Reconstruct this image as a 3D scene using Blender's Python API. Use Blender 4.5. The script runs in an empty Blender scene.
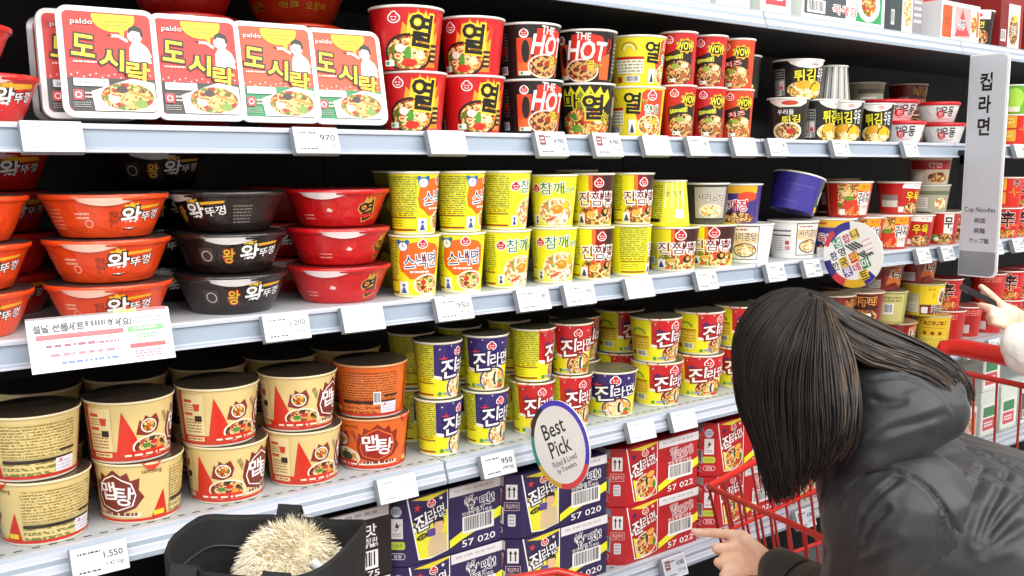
import bpy, bmesh, math, random
from mathutils import Vector, Matrix, noise
from mathutils.bvhtree import BVHTree
PI = math.pi
rnd = random.Random(7)
scene = bpy.context.scene
COL = scene.collection

# ------------------------------------------------------------------ materials
def lin(h):
    h = h.lstrip('#')
    def f(v):
        v /= 255.0
        return v / 12.92 if v <= .04045 else ((v + .055) / 1.055) ** 2.4
    return (f(int(h[0:2], 16)), f(int(h[2:4], 16)), f(int(h[4:6], 16)), 1.0)

MATS = {}
def new_mat(name):
    m = bpy.data.materials.new(name)
    m.use_nodes = True
    b = m.node_tree.nodes['Principled BSDF']
    return m, m.node_tree, b

def M(hexc, rough=.38, coat=.25, metal=0.0, spec=.5):
    key = (hexc, rough, coat, metal, spec)
    if key in MATS:
        return MATS[key]
    m, nt, b = new_mat('paint_' + hexc.strip('#'))
    b.inputs['Base Color'].default_value = lin(hexc)
    b.inputs['Roughness'].default_value = rough
    b.inputs['Metallic'].default_value = metal
    b.inputs['Specular IOR Level'].default_value = spec
    b.inputs['Coat Weight'].default_value = coat
    b.inputs['Coat Roughness'].default_value = .12
    MATS[key] = m
    return m

def fineprint(base, ink, scale=1.0, thr=.5):
    """paper covered with rows of tiny unreadable print"""
    key = ('fp', base, ink, scale, thr)
    if key in MATS:
        return MATS[key]
    m, nt, b = new_mat('fineprint_' + base.strip('#'))
    tc = nt.nodes.new('ShaderNodeTexCoord')
    mp = nt.nodes.new('ShaderNodeMapping')
    mp.inputs['Scale'].default_value = (380 * scale, 380 * scale, 480 * scale)
    no = nt.nodes.new('ShaderNodeTexNoise')
    no.inputs['Scale'].default_value = 1.0
    no.inputs['Detail'].default_value = 1.0
    rp = nt.nodes.new('ShaderNodeValToRGB')
    rp.color_ramp.elements[0].position = thr - .02
    rp.color_ramp.elements[0].color = lin(ink)
    rp.color_ramp.elements[1].position = thr + .10
    rp.color_ramp.elements[1].color = lin(base)
    # rows of print: ink only where the height falls inside a row
    se = nt.nodes.new('ShaderNodeSeparateXYZ')
    mu = nt.nodes.new('ShaderNodeMath'); mu.operation = 'MULTIPLY'; mu.inputs[1].default_value = 240 * scale
    fr = nt.nodes.new('ShaderNodeMath'); fr.operation = 'FRACT'
    gt = nt.nodes.new('ShaderNodeMath'); gt.operation = 'GREATER_THAN'; gt.inputs[1].default_value = .62
    ad = nt.nodes.new('ShaderNodeMath'); ad.operation = 'ADD'
    nt.links.new(tc.outputs['Object'], mp.inputs['Vector'])
    nt.links.new(tc.outputs['Object'], se.inputs['Vector'])
    nt.links.new(se.outputs['Z'], mu.inputs[0]); nt.links.new(mu.outputs[0], fr.inputs[0]); nt.links.new(fr.outputs[0], gt.inputs[0])
    nt.links.new(mp.outputs['Vector'], no.inputs['Vector'])
    nt.links.new(no.outputs['Fac'], ad.inputs[0]); nt.links.new(gt.outputs[0], ad.inputs[1])
    nt.links.new(ad.outputs[0], rp.inputs['Fac'])
    nt.links.new(rp.outputs['Color'], b.inputs['Base Color'])
    b.inputs['Roughness'].default_value = .4
    b.inputs['Coat Weight'].default_value = .25
    MATS[key] = m
    return m

def food(name, cols, scale=190):
    """printed photograph of noodles: patches of broth, noodle, meat and greens"""
    key = ('food', name)
    if key in MATS:
        return MATS[key]
    m, nt, b = new_mat('food_print_' + name)
    tc = nt.nodes.new('ShaderNodeTexCoord')
    no = nt.nodes.new('ShaderNodeTexNoise')
    no.inputs['Scale'].default_value = scale * .5
    no.inputs['Detail'].default_value = 2
    mx = nt.nodes.new('ShaderNodeMixRGB')
    mx.inputs['Fac'].default_value = .02
    vo = nt.nodes.new('ShaderNodeTexVoronoi')
    vo.inputs['Scale'].default_value = scale
    rp = nt.nodes.new('ShaderNodeValToRGB')
    rp.color_ramp.interpolation = 'CONSTANT'
    n = len(cols)
    while len(rp.color_ramp.elements) < n:
        rp.color_ramp.elements.new(.5)
    for i, c in enumerate(cols):
        rp.color_ramp.elements[i].position = .15 + .7 * i / n if i else 0
        rp.color_ramp.elements[i].color = lin(c)
    nt.links.new(tc.outputs['Object'], no.inputs['Vector'])
    nt.links.new(tc.outputs['Object'], mx.inputs['Color1'])
    nt.links.new(no.outputs['Color'], mx.inputs['Color2'])
    nt.links.new(mx.outputs['Color'], vo.inputs['Vector'])
    sp = nt.nodes.new('ShaderNodeSeparateColor')
    nt.links.new(vo.outputs['Color'], sp.inputs['Color'])
    nt.links.new(sp.outputs['Red'], rp.inputs['Fac'])
    nt.links.new(rp.outputs['Color'], b.inputs['Base Color'])
    b.inputs['Roughness'].default_value = .4
    b.inputs['Coat Weight'].default_value = .25
    MATS[key] = m
    return m

F_RED = lambda: food('red_broth', ['#8a2408', '#d8581a', '#f3b25a', '#f7dca0', '#e8862c', '#c02a12', '#f0c878', '#5d7a20'])
F_CREAM = lambda: food('pale_broth', ['#c98f45', '#f2d79a', '#f8ecc8', '#e5b25e', '#f5e2b2', '#8c9a3a', '#d9772e', '#fff4dc'])
F_YEL = lambda: food('golden_broth', ['#a5701c', '#f0b92e', '#f8dc7a', '#d89a2a', '#f6e6a8', '#7b5a1a', '#f3c648', '#fff0c0'])
F_BROWN = lambda: food('brown_broth', ['#3b1d10', '#7d4a22', '#c49354', '#a8402a', '#e2c48c', '#50301a', '#8f3a22', '#d8a860'])

def film_bump(m, strength=.25, scale=28):
    """crinkled shrink film over a printed surface"""
    nt = m.node_tree
    b = nt.nodes['Principled BSDF']
    tc = nt.nodes.new('ShaderNodeTexCoord')
    no = nt.nodes.new('ShaderNodeTexNoise')
    no.inputs['Scale'].default_value = scale
    no.inputs['Detail'].default_value = 3
    no.inputs['Distortion'].default_value = 1.2
    bp = nt.nodes.new('ShaderNodeBump')
    bp.inputs['Strength'].default_value = strength
    bp.inputs['Distance'].default_value = .01
    nt.links.new(tc.outputs['Object'], no.inputs['Vector'])
    nt.links.new(no.outputs['Fac'], bp.inputs['Height'])
    nt.links.new(bp.outputs['Normal'], b.inputs['Coat Normal'])
    nt.links.new(bp.outputs['Normal'], b.inputs['Normal'])
    b.inputs['Coat Weight'].default_value = .45
    b.inputs['Coat Roughness'].default_value = .16
    return m

FILM = {}
def MF(hexc, strength=.25, rough=.32):
    k = (hexc, strength)
    if k not in FILM:
        m, nt, b = new_mat('filmed_' + hexc.strip('#'))
        b.inputs['Base Color'].default_value = lin(hexc)
        b.inputs['Roughness'].default_value = rough
        film_bump(m, strength)
        FILM[k] = m
    return FILM[k]

def as_mat(c):
    return M(c) if isinstance(c, str) else c

# ------------------------------------------------------------------ flat artwork (millimetres)
TXT = {}
def text_mesh(s, off):
    k = (s, off)
    if k not in TXT:
        c = bpy.data.curves.new('lettering', 'FONT')
        c.body = s
        c.size = 1
        c.resolution_u = 2
        c.offset = off
        o = bpy.data.objects.new('lettering', c)
        COL.objects.link(o)
        dg = bpy.context.evaluated_depsgraph_get()
        me = bpy.data.meshes.new_from_object(o.evaluated_get(dg))
        v = [(p.co.x, p.co.y) for p in me.vertices]
        f = [tuple(p.vertices) for p in me.polygons]
        bpy.data.objects.remove(o)
        bpy.data.curves.remove(c)
        bpy.data.meshes.remove(me)
        TXT[k] = (v, f)
    return TXT[k]

class Art:
    """shapes printed on a label, in mm; later shapes lie over earlier ones"""
    vlim = None
    def __init__(self, step=.05):
        self.sh = []
        self.n = 0
        self.step = step
    def add(self, verts, faces, col, bump=True):
        if bump:
            self.n += 1
        self.sh.append((verts, faces, as_mat(col), self.n * self.step))
        return self
    def poly(self, pts, col):
        return self.add(list(pts), [tuple(range(len(pts)))], col)
    def rect(self, u0, v0, u1, v1, col):
        return self.poly([(u0, v0), (u1, v0), (u1, v1), (u0, v1)], col)
    def rrect(self, u0, v0, u1, v1, r, col):
        p = []
        for cx, cy, a in ((u1 - r, v0 + r, -90), (u1 - r, v1 - r, 0), (u0 + r, v1 - r, 90), (u0 + r, v0 + r, 180)):
            for k in range(5):
                t = math.radians(a + k * 22.5)
                p.append((cx + r * math.cos(t), cy + r * math.sin(t)))
        return self.poly(p, col)
    def ell(self, cu, cv, ru, rv, col, rot=0, n=28, a0=0, a1=360):
        c, s = math.cos(math.radians(rot)), math.sin(math.radians(rot))
        p = []
        for k in range(n if a1 - a0 >= 360 else n + 1):
            t = math.radians(a0 + (a1 - a0) * k / n)
            x, y = ru * math.cos(t), rv * math.sin(t)
            p.append((cu + x * c - y * s, cv + x * s + y * c))
        return self.poly(p, col)
    def ring(self, cu, cv, ru, rv, w, col, a0=0, a1=360, n=32, rot=0):
        v, f = [], []
        c, s = math.cos(math.radians(rot)), math.sin(math.radians(rot))
        for k in range(n + 1):
            t = math.radians(a0 + (a1 - a0) * k / n)
            for q in (0, w):
                x, y = (ru - q) * math.cos(t), (rv - q) * math.sin(t)
                v.append((cu + x * c - y * s, cv + x * s + y * c))
            if k:
                i = 2 * k
                f.append((i - 2, i, i + 1, i - 1))
        return self.add(v, f, col)
    def line(self, pts, w, col, bump=True):
        v, f = [], []
        for i, (x, y) in enumerate(pts):
            x0, y0 = pts[max(0, i - 1)]
            x1, y1 = pts[min(len(pts) - 1, i + 1)]
            dx, dy = x1 - x0, y1 - y0
            l = math.hypot(dx, dy) or 1
            v += [(x - dy / l * w / 2, y + dx / l * w / 2), (x + dy / l * w / 2, y - dx / l * w / 2)]
            if i:
                f.append((2 * i - 2, 2 * i - 1, 2 * i + 1, 2 * i))
        return self.add(v, f, col, bump)
    def text(self, s, cu, cv, w, h, col, out=None, rot=0, shear=0, bold=.012, arc=0):
        """fitted into a w x h box centred on cu, cv; out = [(colour, em), ...] widest first"""
        bold *= .45
        v0, f0 = text_mesh(s, bold)
        xs = [p[0] for p in v0]; ys = [p[1] for p in v0]
        x0, x1, y0, y1 = min(xs), max(xs), min(ys), max(ys)
        sx, sy = w / (x1 - x0), h / (y1 - y0)
        c, sn = math.cos(math.radians(rot)), math.sin(math.radians(rot))
        for cc, o in (out or []) + [(col, 0)]:
            v, f = text_mesh(s, bold + o)
            q = []
            for x, y in v:
                x = (x - (x0 + x1) / 2) * sx
                y = (y - (y0 + y1) / 2) * sy
                x += shear * y
                y += arc * (1 - (2 * x / w) ** 2)
                q.append((cu + x * c - y * sn, cv + x * sn + y * c))
            self.add(q, f, cc)
        return self
    def barcode(self, u0, v0, u1, v1, bg='#f4f4f4', ink='#1a1a1a', n=11):
        self.rect(u0, v0, u1, v1, bg)
        r = random.Random(n)
        w = (u1 - u0) * .86
        x = u0 + (u1 - u0) * .07
        first = True
        for k in range(n):
            bw = w / n * r.uniform(.3, .8)
            self.add([(x, v0 + (v1 - v0) * .16), (x + bw, v0 + (v1 - v0) * .16), (x + bw, v1 - (v1 - v0) * .08), (x, v1 - (v1 - v0) * .08)], [(0, 1, 2, 3)], ink, first)
            first = False
            x += w / n
        return self
    def dashes(self, u0, v0, u1, v1, rows, ink, fill=.5, seed=1):
        """lines of print too small to read"""
        r = random.Random(seed)
        hgt = (v1 - v0) / rows
        first = True
        for k in range(rows):
            x = u0
            y = v0 + (k + .25) * hgt
            while x < u1 - 1:
                l = min(r.uniform(.04, .16) * (u1 - u0), u1 - x)
                self.add([(x, y), (x + l, y), (x + l, y + hgt * fill), (x, y + hgt * fill)], [(0, 1, 2, 3)], ink, first)
                first = False
                x += l + r.uniform(.02, .06) * (u1 - u0)
        return self
    def noodles(self, cu, cv, ru, rv, col, n=12, w=1.6, seed=3):
        r = random.Random(seed)
        for k in range(n):
            a = r.uniform(0, 6.28); q = r.uniform(.1, .75)
            x, y = cu + ru * q * math.cos(a), cv + rv * q * math.sin(a)
            R = r.uniform(.18, .42) * min(ru, rv) + 1
            s = r.uniform(0, 6.28)
            pts = []
            for i in range(9):
                t = s + i * .42
                px, py = x + R * math.cos(t), y + R * .8 * math.sin(t)
                dx, dy = (px - cu) / ru, (py - cv) / rv
                d = math.hypot(dx, dy)
                if d > .93:
                    px, py = cu + (px - cu) * .93 / d, cv + (py - cv) * .93 / d
                pts.append((px, py))
            self.line(pts, w, col, k == 0 or k == n // 2)
        return self
    def bowl(self, cu, cv, ru, rv, rim, fm, noodle='#f6dfa2', bits=(), seed=1, rimw=3):
        self.ell(cu, cv, ru, rv, rim)
        self.ell(cu, cv, ru - rimw, rv - rimw, fm)
        self.noodles(cu, cv, ru - rimw, rv - rimw, noodle, 12, max(1.3, ru * .06), seed)
        for x, y, a, b, c in bits:
            self.ell(cu + x * ru, cv + y * rv, a * ru, b * rv, c, n=14)
        return self
    def burst(self, cu, cv, r0, r1, n, col, sy=1, rot=0):
        p = []
        for k in range(2 * n):
            t = math.radians(rot) + PI * k / n
            r = r1 if k % 2 else r0
            p.append((cu + r * math.cos(t), cv + sy * r * math.sin(t)))
        return self.poly(p, col)
    def emblem(self, cu, cv, r, bg='#d3202a', fg='#ffffff'):
        """round maker's mark: a white-edged badge with a simple smiling shape"""
        self.ell(cu, cv - r * .1, r * 1.05, r * .9, fg, n=20)
        self.ell(cu, cv + r * .55, r * .55, r * .5, fg, n=14)
        self.ell(cu, cv - r * .12, r * .86, r * .70, bg, n=20)
        self.ell(cu, cv + r * .55, r * .38, r * .34, bg, n=12)
        self.rect(cu - r * .5, cv - r * .02, cu - r * .1, cv + r * .14, fg)
        self.rect(cu + r * .1, cv - r * .02, cu + r * .5, cv + r * .14, fg)
        self.ring(cu, cv - r * .2, r * .5, r * .34, r * .14, fg, 200, 340, 8)
        return self
    def mesh(self, cut=4.0, wrap=None, name='print'):
        """-> list of faces placed by wrap(u, v, off) appended to a bmesh via build()"""
        bm = bmesh.new()
        mats = []
        for verts, faces, m, off in self.sh:
            if m not in mats:
                mats.append(m)
            mi = mats.index(m)
            vs = [bm.verts.new((x, y, off)) for x, y in verts]
            for f in faces:
                try:
                    fc = bm.faces.new([vs[i] for i in f])
                    fc.material_index = mi
                except ValueError:
                    pass
        bm.normal_update()
        if cut and bm.verts:
            lo = min(v.co.x for v in bm.verts); hi = max(v.co.x for v in bm.verts)
            k = math.ceil(lo / cut)
            while k * cut < hi:
                bmesh.ops.bisect_plane(bm, geom=bm.verts[:] + bm.edges[:] + bm.faces[:], dist=1e-5, plane_co=(k * cut, 0, 0), plane_no=(1, 0, 0))
                k += 1
        for lim, sg in (self.vlim or ()):
            bmesh.ops.bisect_plane(bm, geom=bm.verts[:] + bm.edges[:] + bm.faces[:], dist=1e-5, plane_co=(0, lim, 0), plane_no=(0, sg, 0), clear_outer=True)
        for f in bm.faces:
            if f.normal.z < 0:
                f.normal_flip()
        return bm, mats

def join_art(bm, mats, art, wrap, cut=4.0):
    """print the artwork onto the surface held in bm; wrap(u, v, off in mm) -> Vector in metres"""
    if art is None or not art.sh:
        return
    ab, am = art.mesh(cut)
    idx = []
    for m in am:
        if m not in mats:
            mats.append(m)
        idx.append(mats.index(m))
    vm = {}
    for v in ab.verts:
        vm[v] = bm.verts.new(wrap(v.co.x, v.co.y, v.co.z + .06))
    for f in ab.faces:
        try:
            n = bm.faces.new([vm[v] for v in f.verts])
            n.material_index = idx[f.material_index]
            n.smooth = False
        except ValueError:
            pass
    ab.free()

# ------------------------------------------------------------------ shapes
def to_mesh(bm, mats, name):
    me = bpy.data.meshes.new(name)
    bm.to_mesh(me)
    bm.free()
    for m in mats:
        me.materials.append(as_mat(m))
    return me

def lathe(bm, prof, seg=64, mi=0, smooth=True, closed=True, sy=1.0, lobes=None):
    rings = []
    for r, z in prof:
        if r < 1e-6:
            rings.append([bm.verts.new((0, 0, z))])
        else:
            ring = []
            for k in range(seg):
                t = 2 * PI * k / seg
                q = r * (lobes(t, r, z) if lobes else 1.0)
                ring.append(bm.verts.new((q * math.sin(t), -q * math.cos(t) * sy, z)))
            rings.append(ring)
    for a, b in zip(rings[:-1], rings[1:]):
        for k in range(seg):
            k2 = (k + 1) % seg
            if len(a) == 1 and len(b) == 1:
                continue
            if len(a) == 1:
                f = bm.faces.new((a[0], b[k2], b[k]))
            elif len(b) == 1:
                f = bm.faces.new((a[k], a[k2], b[0]))
            else:
                f = bm.faces.new((a[k], a[k2], b[k2], b[k]))
            f.material_index = mi
            f.smooth = smooth
    return rings

def box(bm, x0, y0, z0, x1, y1, z1, mi=0, bevel=0.0, mat=None):
    g = bmesh.ops.create_cube(bm, size=1.0)
    vs = g['verts']
    for v in vs:
        v.co = Vector(((x0 + x1) / 2 + v.co.x * (x1 - x0), (y0 + y1) / 2 + v.co.y * (y1 - y0), (z0 + z1) / 2 + v.co.z * (z1 - z0)))
    fs = {f for v in vs for f in v.link_faces}
    for f in fs:
        f.material_index = mi
    if bevel:
        es = {e for f in fs for e in f.edges}
        r = bmesh.ops.bevel(bm, geom=list(es), offset=bevel, segments=2, profile=.7, affect='EDGES', clamp_overlap=True)
        for f in r['faces']:
            f.material_index = mi
    return vs

def prism(bm, pts, axis, a, b, mi=0):
    """extrude a 2-D outline along an axis ('x','y','z') from a to b"""
    def P(p, t):
        return {'x': (t, p[0], p[1]), 'y': (p[0], t, p[1]), 'z': (p[0], p[1], t)}[axis]
    A = [bm.verts.new(P(p, a)) for p in pts]
    B = [bm.verts.new(P(p, b)) for p in pts]
    n = len(pts)
    fs = [bm.faces.new(A[::-1]), bm.faces.new(B)]
    for k in range(n):
        fs.append(bm.faces.new((A[k], A[(k + 1) % n], B[(k + 1) % n], B[k])))
    for f in fs:
        f.material_index = mi
    bmesh.ops.recalc_face_normals(bm, faces=fs)
    return fs

def tube(bm, pts, r, seg=8, mi=0, cap=True, closed=False):
    pts = [Vector(p) for p in pts]
    n = len(pts)
    rr = r if isinstance(r, (list, tuple)) else [r] * n
    rings = []
    ref = Vector((0, 0, 1))
    for i, p in enumerate(pts):
        if closed:
            d = pts[(i + 1) % n] - pts[i - 1]
        else:
            d = pts[min(n - 1, i + 1)] - pts[max(0, i - 1)]
        d.normalize()
        if i == 0:
            ref = Vector((0, 0, 1)) if abs(d.z) < .9 else Vector((1, 0, 0))
        s = d.cross(ref)
        if s.length < 1e-5:
            s = d.cross(Vector((0, 1, 0)))
        s.normalize()
        u = s.cross(d)
        ref = u
        rings.append([bm.verts.new(p + (s * math.cos(2 * PI * k / seg) + u * math.sin(2 * PI * k / seg)) * rr[i]) for k in range(seg)])
    m = n if closed else n - 1
    for i in range(m):
        a, b = rings[i], rings[(i + 1) % n]
        for k in range(seg):
            f = bm.faces.new((a[k], a[(k + 1) % seg], b[(k + 1) % seg], b[k]))
            f.material_index = mi
            f.smooth = True
    if cap and not closed:
        for ring in (rings[0], rings[-1]):
            try:
                bm.faces.new(ring).material_index = mi
            except ValueError:
                pass
    return rings

# ------------------------------------------------------------------ objects
def tag(o, label=None, cat=None, group=None, kind=None):
    if label: o['label'] = label
    if cat: o['category'] = cat
    if group: o['group'] = group
    if kind: o['kind'] = kind
    return o

def link(name, me, parent=None, loc=None, rot=None):
    o = bpy.data.objects.new(name, me)
    COL.objects.link(o)
    o.parent = parent
    if loc is not None: o.location = loc
    if rot is not None: o.rotation_euler = rot
    return o

def empty(name, loc=(0, 0, 0), rz=0.0):
    o = bpy.data.objects.new(name, None)
    COL.objects.link(o)
    o.empty_display_size = .03
    o.location = loc
    o.rotation_euler = (0, 0, rz)
    return o

def copy_tree(o, parent=None):
    c = o.copy()
    COL.objects.link(c)
    c.parent = parent
    for ch in list(o.children):
        copy_tree(ch, c)
    return c
# ------------------------------------------------------------------ product prototypes
PROTO = {}
USED = set()
INFO = {}

def wrap_cone(rb, rt, h):
    rm = (rb + rt) / 2
    def w(u, v, off):
        r = rb + (rt - rb) * v / h + off
        t = u / rm
        return Vector((r * math.sin(t) / 1000, -r * math.cos(t) / 1000, v / 1000))
    return w

def cup(kind, name, cat, rb, rt, h, base, art, lid='#e9e4da', rim='#f2efe8', foot=None, lidart=None, tab=None, film=False):
    """paper noodle cup: printed body with a recessed foot, rolled rim, peel lid with its pull tab (mm)"""
    root = empty(name)
    bm = bmesh.new()
    mats = [MF(base, .12) if film else M(base)]
    if foot:
        mats.append(M(foot))
    hb = h - 4
    prof = [(0, 3), (rb - 4, 3), (rb - 2.5, 0), (rb, 0), (rb, .6)]
    f0 = len(prof)
    lathe(bm, [(r / 1000, z / 1000) for r, z in prof])
    q = [(rb + (rt - rb) * v / h, v) for v in ([0.6, 4, h * .33, h * .66, hb] if foot else [.6, h * .33, h * .66, hb])]
    if foot:
        lathe(bm, [(r / 1000, z / 1000) for r, z in q[:2]], mi=1)
        lathe(bm, [(r / 1000, z / 1000) for r, z in q[1:]])
    else:
        lathe(bm, [(r / 1000, z / 1000) for r, z in q])
    art.vlim = ((4.2 if foot else 1.2, -1), (h - 5, 1))
    join_art(bm, mats, art, wrap_cone(rb, rt, h))
    link('cup_body', to_mesh(bm, mats, kind + '_body'), root)
    bm = bmesh.new()
    rr = rt * (hb / h) + rb * (1 - hb / h)
    lathe(bm, [((rr + a) / 1000, (hb + b) / 1000) for a, b in ((-.5, -1), (1.6, -.4), (2.4, 1.0), (2.4, 2.6), (1.6, 3.6), (0, 3.9))])
    link('rim', to_mesh(bm, [rim], kind + '_rim'), root)
    bm = bmesh.new()
    mats = [MF(lid, .2)]
    lathe(bm, [((rr + 1.4) / 1000, (hb + 3.7) / 1000), ((rr + .6) / 1000, h / 1000), ((rr - 3) / 1000, (h - .6) / 1000), (0, (h - .2) / 1000)])
    if tab:
        mats.append(M(tab))
        # the pull tab folds down over the rim
        t0 = lidart or 0.0
        pts = []
        for k, (du, dv) in enumerate(((-15, 0), (15, 0), (4, -11), (-4, -11))):
            t = t0 + du / rr
            r = rr + 2.9 - .03 * dv
            pts.append(bm.verts.new((r * math.sin(t) / 1000, -r * math.cos(t) / 1000, (h - .2 + dv) / 1000)))
        f = bm.faces.new(pts); f.material_index = 1
        pts2 = [bm.verts.new((v.co.x * .96, v.co.y * .96, v.co.z + (.0004 if k > 1 else .0003))) for k, v in enumerate(pts[:2])]
        f = bm.faces.new((pts[1], pts[0], pts2[0], pts2[1])); f.material_index = 1
    link('lid', to_mesh(bm, mats, kind + '_lid'), root)
    PROTO[kind] = root
    INFO[kind] = (cat, h / 1000, rb / 1000)
    return root

def place(kind, x, y, z, face, label, group=None, tilt=None, abs_yaw=None):
    """stand one product at x, y, z; face = degrees its front is turned away from the aisle point opposite the first bay"""
    root = PROTO[kind]
    if kind in USED:
        o = copy_tree(root)
    else:
        o = root
        USED.add(kind)
    o.location = (x, y, z)
    yaw = math.radians(abs_yaw) if abs_yaw is not None else -math.atan2(x, y) + math.radians(face)
    o.rotation_euler = (0, 0, yaw)
    if tilt:
        o.rotation_euler = (math.radians(tilt[0]), math.radians(tilt[1]), yaw)
    tag(o, label, INFO[kind][0], group)
    return o

W, K = '#ffffff', '#14110f'
YEL, LIME = '#f2ea1e', '#e3e84a'
OLIVE = fineprint('#e3e43c', '#7d7a1c', 1.0, .51)

# --- small yellow cups -------------------------------------------------------
def yellow_back(a, x0=-112, x1=-38, block=True):
    a.rect(x0, 42, x1, 108, OLIVE)
    a.dashes(x0 + 2, 34, x1 - 2, 41, 2, '#8a5a14', .5, 4)
    a.rect(x0 + 2, 30, x1 - 2, 33, '#8b6a18')
    a.dashes(x0 + 4, 14, x0 + 46, 28, 3, '#8a8616', .35, 6)
    a.rect(x0 + 2, 7, x1 - 2, 10.5, '#9a3a1c')

def k_snack():
    a = Art()
    yellow_back(a)
    a.poly([(-36, 66), (-33, 84), (-26, 98), (-8, 103), (14, 104), (34, 100), (45, 92), (47, 60), (42, 44), (30, 34), (4, 36), (-14, 34), (-24, 44), (-33, 50)], '#ef6a1c')
    a.bowl(20, 24, 28, 20, '#f7f0d8', F_RED(), bits=((.3, .3, .2, .2, '#5d8a24'), (-.3, .2, .2, .25, '#c8321c')), seed=2)
    a.ell(-26, 96, 10, 10, '#2a6aa0'); a.ell(-26, 95, 8, 8, '#ffffff'); a.ell(-34, 104, 4, 4, '#2a6aa0'); a.ell(-18, 104, 4, 4, '#2a6aa0')
    a.line([(-26, 101), (-26, 95), (-22, 95)], 1.4, '#2a6aa0')
    a.emblem(9, 100, 9)
    a.text('스낵면', 6, 68, 62, 28, '#1f2a6e', [(W, .06)], rot=6)
    a.dashes(-14, 45, 22, 50, 1, W, .7, 2)
    a.rect(-36, 6, -18, 30, '#f4f4f4'); a.ell(-27, 23, 3, 3, '#3a5a9c'); a.poly([(-33, 8), (-29, 19), (-25, 19), (-21, 8)], '#3a5a9c')
    cup('snack', 'noodle_cup', 'noodle cup', 39, 48, 116, YEL, a, foot='#f3efdc', lid='#d8d23a')

def k_sesame():
    a = Art()
    yellow_back(a, -118, -48)
    a.rect(-46, 6, 50, 112, '#f0ea2c')
    a.ell(8, 34, 40, 32, '#fbf6b8'); a.ell(8, 34, 38, 30, F_CREAM()); a.noodles(8, 34, 38, 30, '#fbf0cc', 12, 1.8, 5)
    a.ell(10, 40, 12, 10, '#f08a1e'); a.ell(8, 43, 5, 4, '#f8b850'); a.line([(-14, 14), (4, 24)], 4, '#d8402a'); a.line([(-4, 10), (12, 20)], 4, '#f2e2d8'); a.ell(26, 24, 8, 6, '#ffffff')
    a.burst(28, 48, 6, 12, 8, '#f2c01e')
    a.emblem(-36, 86, 10)
    a.text('참깨', -2, 86, 48, 26, '#157a3a', [(W, .05)], rot=3)
    a.text('라면', 36, 82, 22, 13, '#157a3a', [(W, .03)], rot=5)
    a.rect(-44, 8, -30, 28, '#eef0ea'); a.ell(-37, 22, 2.6, 2.6, '#2a3a6a'); a.poly([(-41, 10), (-38, 19), (-36, 19), (-33, 10)], '#2a3a6a')
    cup('sesame', 'noodle_cup', 'noodle cup', 40, 50, 116, YEL, a, foot='#f3efdc', lid='#e4df55')

def jjambbong(kind, rb, rt, h, s=1.0):
    a = Art()
    L = rb + rt
    yellow_back(a, -2.6 * rb, -1.0 * rb) if s == 1 else (a.rect(-112, 12, -50, 60, OLIVE), a.barcode(-88, 14, -58, 32))
    a.rect(-6, h * .45, 12, h - 5, '#8e1d16')
    a.rect(-14, h * .45, -6, h - 5, '#e8741e')
    a.rect(12, h * .45, 46 * s, h - 5, '#6e1712')
    a.rect(18 * s, h * .3, 60 * s, h - 5, '#3d1712')
    a.emblem(8, h * .82, 10 * s)
    a.bowl(8, h * .22, 44 * s, h * .24, '#c89a4a', F_RED(), bits=((.1, .35, .16, .3, '#e8501e'), (.35, .2, .22, .36, '#1d1a1a'), (.38, .26, .1, .2, '#e8b050'), (-.4, .1, .2, .2, '#d8b03a')), seed=4)
    a.text('진짬뽕', 4, h * .52, 78 * s, h * .26, '#7c150f', [(W, .07)])
    a.rect(-38 * s, 6, -22 * s, 27, '#f1f1f1'); a.poly([(-36 * s, 8), (-31 * s, 22), (-29 * s, 22), (-24 * s, 8)], '#2c3660')
    cup(kind, 'noodle_cup', 'noodle cup', rb, rt, h, YEL, a, foot='#f3efdc', lid='#d9d23c')

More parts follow.
